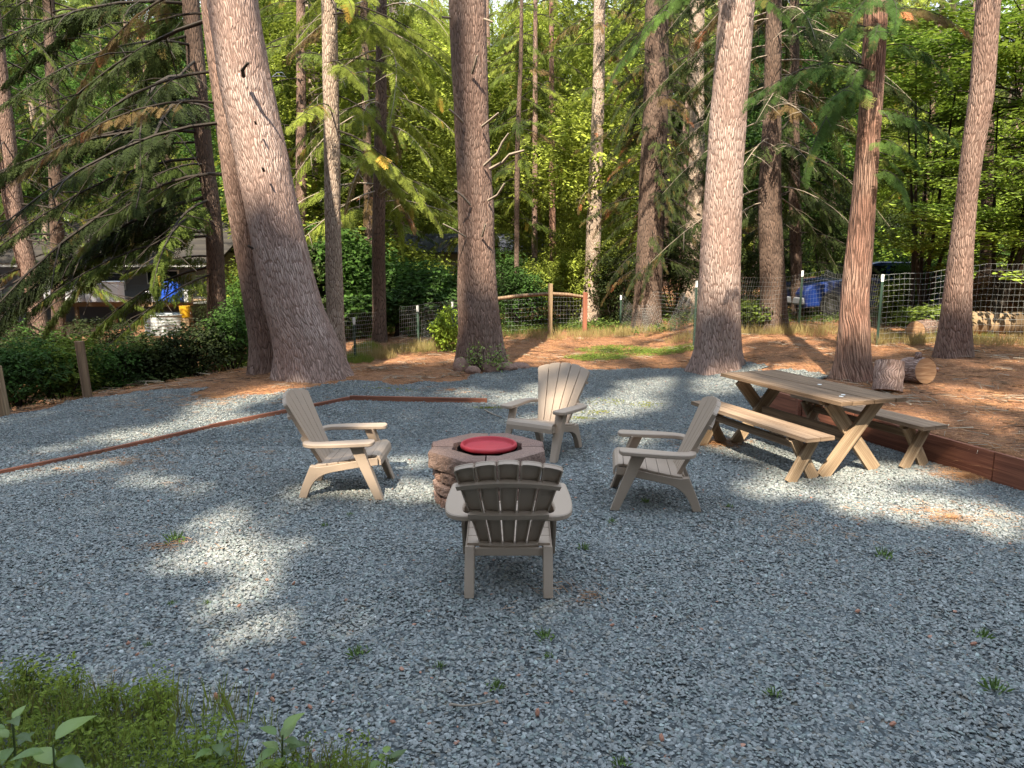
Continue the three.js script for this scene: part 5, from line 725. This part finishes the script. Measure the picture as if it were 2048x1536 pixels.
// ---------- blue car behind the fence ----------
{
  const p = onZ(1720, 600, 20.5), t = thing('parked_car', 'blue car parked in the trees behind the wire mesh fence', 'car', null, [p.x, H(p.x, p.z) + 0.02, p.z], 0.12), blue = new THREE.MeshPhysicalMaterial({ color: lin(0.01, 0.03, 0.15), roughness: 0.3, clearcoat: 1, clearcoatRoughness: 0.08 }), dark = paint(0.012, 0.013, 0.015, 0.12), rub = paint(0.02, 0.02, 0.02, 0.85), chrome = new THREE.MeshStandardMaterial({ color: lin(0.6, 0.6, 0.62), roughness: 0.25, metalness: 0.9 });
  const s = new THREE.Shape(); s.moveTo(-2.05, 0.3); s.lineTo(-2.1, 0.6); s.quadraticCurveTo(-2.05, 0.82, -1.75, 0.86); s.lineTo(-0.85, 0.98); s.lineTo(1.9, 1.0); s.quadraticCurveTo(2.1, 0.95, 2.1, 0.6); s.lineTo(2.05, 0.3); s.lineTo(1.75, 0.3); s.absarc(1.35, 0.32, 0.38, 0, PI, false); s.lineTo(-0.95, 0.3); s.absarc(-1.33, 0.32, 0.38, 0, PI, false); s.lineTo(-2.05, 0.3);
  part('body', new THREE.ExtrudeGeometry(s, { depth: 1.5, bevelEnabled: true, bevelSize: 0.06, bevelThickness: 0.09, bevelSegments: 3, curveSegments: 12 }).translate(0, 0, -0.75), blue, t);
  const c = new THREE.Shape(); c.moveTo(-0.95, 0.98); c.quadraticCurveTo(-0.4, 1.42, 0.1, 1.46); c.lineTo(1.0, 1.45); c.quadraticCurveTo(1.6, 1.3, 1.95, 1.0); c.lineTo(-0.95, 0.98);
  const cab = part('cabin', new THREE.ExtrudeGeometry(c, { depth: 1.2, bevelEnabled: true, bevelSize: 0.03, bevelThickness: 0.1, bevelSegments: 2 }).translate(0, 0, -0.6), blue, t);
  for (const e of [-1, 1]) for (const [a, b, g, h] of [[-0.72, 0.25, -0.3, 0.25], [0.35, 1.15, 0.35, 1.0]]) part('window', meshOf([a, 1.03, e * 0.715, b, 1.03, e * 0.715, h, 1.38, e * 0.715, g, 1.36, e * 0.715], e > 0 ? [0, 1, 2, 0, 2, 3] : [0, 2, 1, 0, 3, 2]), dark, cab);
  part('windscreen', meshOf([-0.99, 1.02, -0.6, -0.99, 1.02, 0.6, -0.34, 1.44, 0.55, -0.34, 1.44, -0.55], [0, 1, 2, 0, 2, 3]), dark, cab);
  for (const x of [-1.33, 1.35]) for (const z of [-0.74, 0.74]) { const w = part('wheel', new THREE.TorusGeometry(0.24, 0.09, 12, 28).translate(x, 0.32, z), rub, t); part('rim', new THREE.CylinderGeometry(0.2, 0.2, 0.1, 20).rotateX(PI / 2).translate(x, 0.32, z), chrome, w); }
  for (const z of [-0.6, 0.6]) part('headlight', new THREE.SphereGeometry(0.14, 14, 10).scale(0.6, 0.7, 1.3).translate(-2.05, 0.68, z), chrome, t);
  part('bumper', box(0.12, 0.2, 1.6, -2.12, 0.42, 0, 0.05), paint(0.3, 0.32, 0.36), t);
}
{ // small white hanger in the branches
  const p = onZ(558, 150, 13.3), t = single('white_hanger', tube([V(-0.12, -0.03, 0), V(-0.03, 0.04, 0), V(0.06, 0.04, 0), V(0.12, -0.03, 0), V(0, -0.015, 0), V(-0.12, -0.03, 0)], [0.008], 6), paint(0.8, 0.8, 0.8), 'small white wire hanger among branches right of the leaning fir', 'hanger'); t.position.copy(p);
}

// ---------- tall trees behind the photographer whose crowns shade the yard ----------
{
  const S = SUN.clone(), lit = [], rough = (() => { const o = { pos: [], idx: [], uv: [] }; for (const [x, a, L] of [[0.05, 0.9, 0.5], [0.1, -0.9, 0.5], [0.4, 0.8, 0.42], [0.45, -0.8, 0.42], [0.3, 0.05, 0.7], [0, 0, 0.6]]) blade(o, V(x, 0, 0), V(Math.cos(a), -0.2, Math.sin(a)).normalize(), V(0, 1, 0), L, 0.26); return meshOf(o.pos, o.idx, o.uv); })(); // sunlit patches of the yard: capsules [x0, z0, x1, z1, radius]
  const cap = (a, b, r) => { const p = onY(...a), q = onY(...b); lit.push([p.x, p.z, q.x, q.z, r]); };
  cap([425, 1020], [470, 1120], 0.36); cap([470, 1120], [525, 1255], 0.32); cap([130, 895], [500, 845], 0.42); cap([300, 960], [420, 1000], 0.3); cap([560, 800], [420, 830], 0.5);
  cap([640, 985], [850, 985], 0.4); cap([780, 930], [850, 920], 0.3); cap([1330, 775], [1560, 765], 0.9); cap([1190, 830], [1260, 800], 0.5); cap([1260, 885], [1300, 870], 0.3);
  cap([1590, 985], [1960, 1035], 0.5); cap([1640, 940], [1900, 950], 0.4); cap([1500, 900], [1600, 930], 0.45); cap([1440, 850], [1500, 880], 0.3); cap([1040, 800], [1100, 780], 0.5); cap([1060, 845], [1120, 835], 0.35);
  cap([860, 800], [940, 790], 0.25); cap([10, 960], [200, 930], 0.3); cap([1700, 860], [1900, 880], 0.5); cap([1850, 820], [2048, 850], 0.6);
  lit.push([0.45, -7.7, 0.6, -8.1, 0.26], [-0.12, -6.15, -0.1, -6.25, 0.12], [8.2, -16.5, 10.8, -20, 1.3], [-3.3, -14.2, -1.4, -19.5, 0.95], [3.95, -14.0, 5.4, -19.5, 0.7], [-2.6, -14.6, -1.2, -19, 0.5], [-0.2, -14.6, 0.9, -18.5, 0.3], [5.2, -11.5, 6.2, -15.5, 0.35], [7.9, -13.4, 9.2, -18, 0.4]);
  const isLit = (x, z) => lit.some(([a, b, c, d, r]) => { const dx = c - a, dz = d - b, k = clamp(((x - a) * dx + (z - b) * dz) / (dx * dx + dz * dz + 1e-6), 0, 1), w = r * (0.75 + 0.6 * fbm(x * 2.5, z * 2.5, 44, 2)); return Math.hypot(x - a - dx * k, z - b - dz * k) < w; });
  const spots = [[-13, 8.5, 0.3], [-9.5, 10.5, 0.38], [-6, 8.8, 0.3], [-2.8, 11, 0.4], [0.8, 9, 0.32], [4.2, 11, 0.36], [7.5, 9, 0.3], [-16, 11.5, 0.34]];
  const ts = spots.map(([x, z, r], i) => ({ x, z, t: thing('fir_tree', 'tall fir standing on the open side of the yard, outside the picture', 'tree', 'firs on the open side of the yard'), n: 0, acc: new Acc(), wood: [], trunk: straight(x, z, r, 36, 2000 + i) }));
  const r = rng(515);
  for (let k = 0; k < 62000; k++) {
    const x = -12 + 22 * r(), z = -18.5 + 17.5 * r();
    const far = smoothstep(-z, 11, 14.5), bank = smoothstep(x - wallX(Math.max(z, -11)), 0, 1);
    if (isLit(x, z)) continue;
    const n = fbm(x * 0.9 + 3, z * 0.55, 71, 3), keep = 1 - Math.max(far * 0.95, bank * 0.6, smoothstep(-x, 4, 6) * 0.3) * smoothstep(n, lerp(0.38, 0.32, far), lerp(0.52, 0.42, far)) ; if (r() > keep || (far > 0.6 && r() < 0.45)) continue;
    const h = 9 + 24 * r(), p = V(x + S.x * h, h, z + S.z * h); let best = null, bd = 9; for (const t of ts) { const dd = Math.hypot(p.x - t.x, p.z - t.z); if (dd < bd) { bd = dd; best = t; } }
    if (bd > 3.7 - 0.04 * h) continue;
    const a = Math.atan2(p.z - best.z, p.x - best.x), d = V(Math.cos(a) + (r() - 0.5), -0.3 + (r() - 0.5) * 0.5, Math.sin(a) + (r() - 0.5)).normalize(), s = 0.5 + 0.35 * r();
    best.n++; best.acc.add(rough, spray(p.addScaledVector(d, -s * 0.5), d, s, (r() - 0.5) * 1.2, 1.1), mixc(...GREEN.fir, r()));
    if (best.n % 14 === 0) { const q = best.trunk.at(h + bd * 0.25); best.wood.push(tube([q.p, q.p.clone().lerp(p, 0.6).add(V(0, bd * 0.05, 0)), p.clone()], [0.03 + bd * 0.008, 0.02, 0.006], 4, false)); }
  }
  ts.forEach((q) => { part('trunk', q.trunk.geo, BARK.brown, q.t); if (q.wood.length) part('branches', merge(q.wood), M.twig, q.t).userData.kind = 'stuff'; if (q.n) part('crown', q.acc.build(), M.leaf, q.t).userData.kind = 'stuff'; });
}
// unseen house, added to block low sky light from behind, and the wood that closes the yard on the other sides
{
  const t = thing('cabin', 'unseen brown clapboard cabin added on the open side of the yard to block low sky light', 'house'), brown = paint(0.1, 0.07, 0.05, 0.85), z = 2.4;
  part('wall', box(15, 3.6, 4.2, 0.5, 1.6, z + 2.1, 0.02), brown, t);
  for (let k = 0; k < 20; k++) part('clapboard', box(15.05, 0.17, 0.035, 0.5, 0.1 + k * 0.175, z - 0.01, 0.008).rotateX(0), brown, t);
  part('roof', merge([beam(V(0.5, 3.05, z - 0.9), V(0.5, 4.7, z + 2.1), 16.2, 0.14), beam(V(0.5, 4.7, z + 2.1), V(0.5, 3.05, z + 5.1), 16.2, 0.14)]), paint(0.1, 0.09, 0.085, 0.9), t);
  const door = part('door', box(0.95, 2.05, 0.05, 0, 1.05, z - 0.04), paint(0.25, 0.22, 0.18), t); part('handle', new THREE.SphereGeometry(0.03, 10, 8).translate(0.38, 1.0, z - 0.09), M.iron, door);
  for (const x of [-3.5, 3.8]) { const w = part('window', box(1.3, 1.1, 0.06, x, 1.7, z - 0.04), paint(0.6, 0.58, 0.54), t); part('pane', box(1.14, 0.94, 0.02, x, 1.7, z - 0.075, 0), paint(0.02, 0.022, 0.025, 0.1), w); }
}
{
  const r = rng(123), acc = [0, 1].map(() => { const a = new Acc(); for (let k = 0; k < 90; k++) { const f = r() * 6.28, u = r() * 2 - 1, w = Math.sqrt(1 - u * u), q = 1.8 * Math.pow(r(), 0.4), c = 0.55 + 0.85 * r(); a.add(SPRAY.coarse, spray(V(Math.cos(f) * w * q, u * q * 1.1, Math.sin(f) * w * q), V(Math.cos(f), -0.6, Math.sin(f)).normalize(), 0.9 + r() * 0.8, (r() - 0.5) * 1.4, 1.2), lin(c, c, c)); } return { geo: a.build(), ms: [], cs: [] }; });
  for (let k = 0; k < 900; k++) { const a = lerp(-0.62, Math.PI + 0.62, r()), R = 24 + 10 * r(), x = Math.cos(a) * R, z = Math.sin(a) * R - 4, y = -1 + 15 * Math.pow(r(), 0.8), e = acc[k % 2], s = 1 + 0.6 * r(); if (Math.abs(x) < -z * 0.8 + 3 && z < 0) continue; e.ms.push(new THREE.Matrix4().compose(V(x, y, z), new THREE.Quaternion().setFromAxisAngle(V(0, 1, 0), r() * 6.28), V(s, s, s))); e.cs.push(mixc(...GREEN.fir, r())); }
  for (const e of acc) instanced('distant_woods', e.geo, M.leaf, e.ms, e.cs);
}
renderer.render(scene, camera);
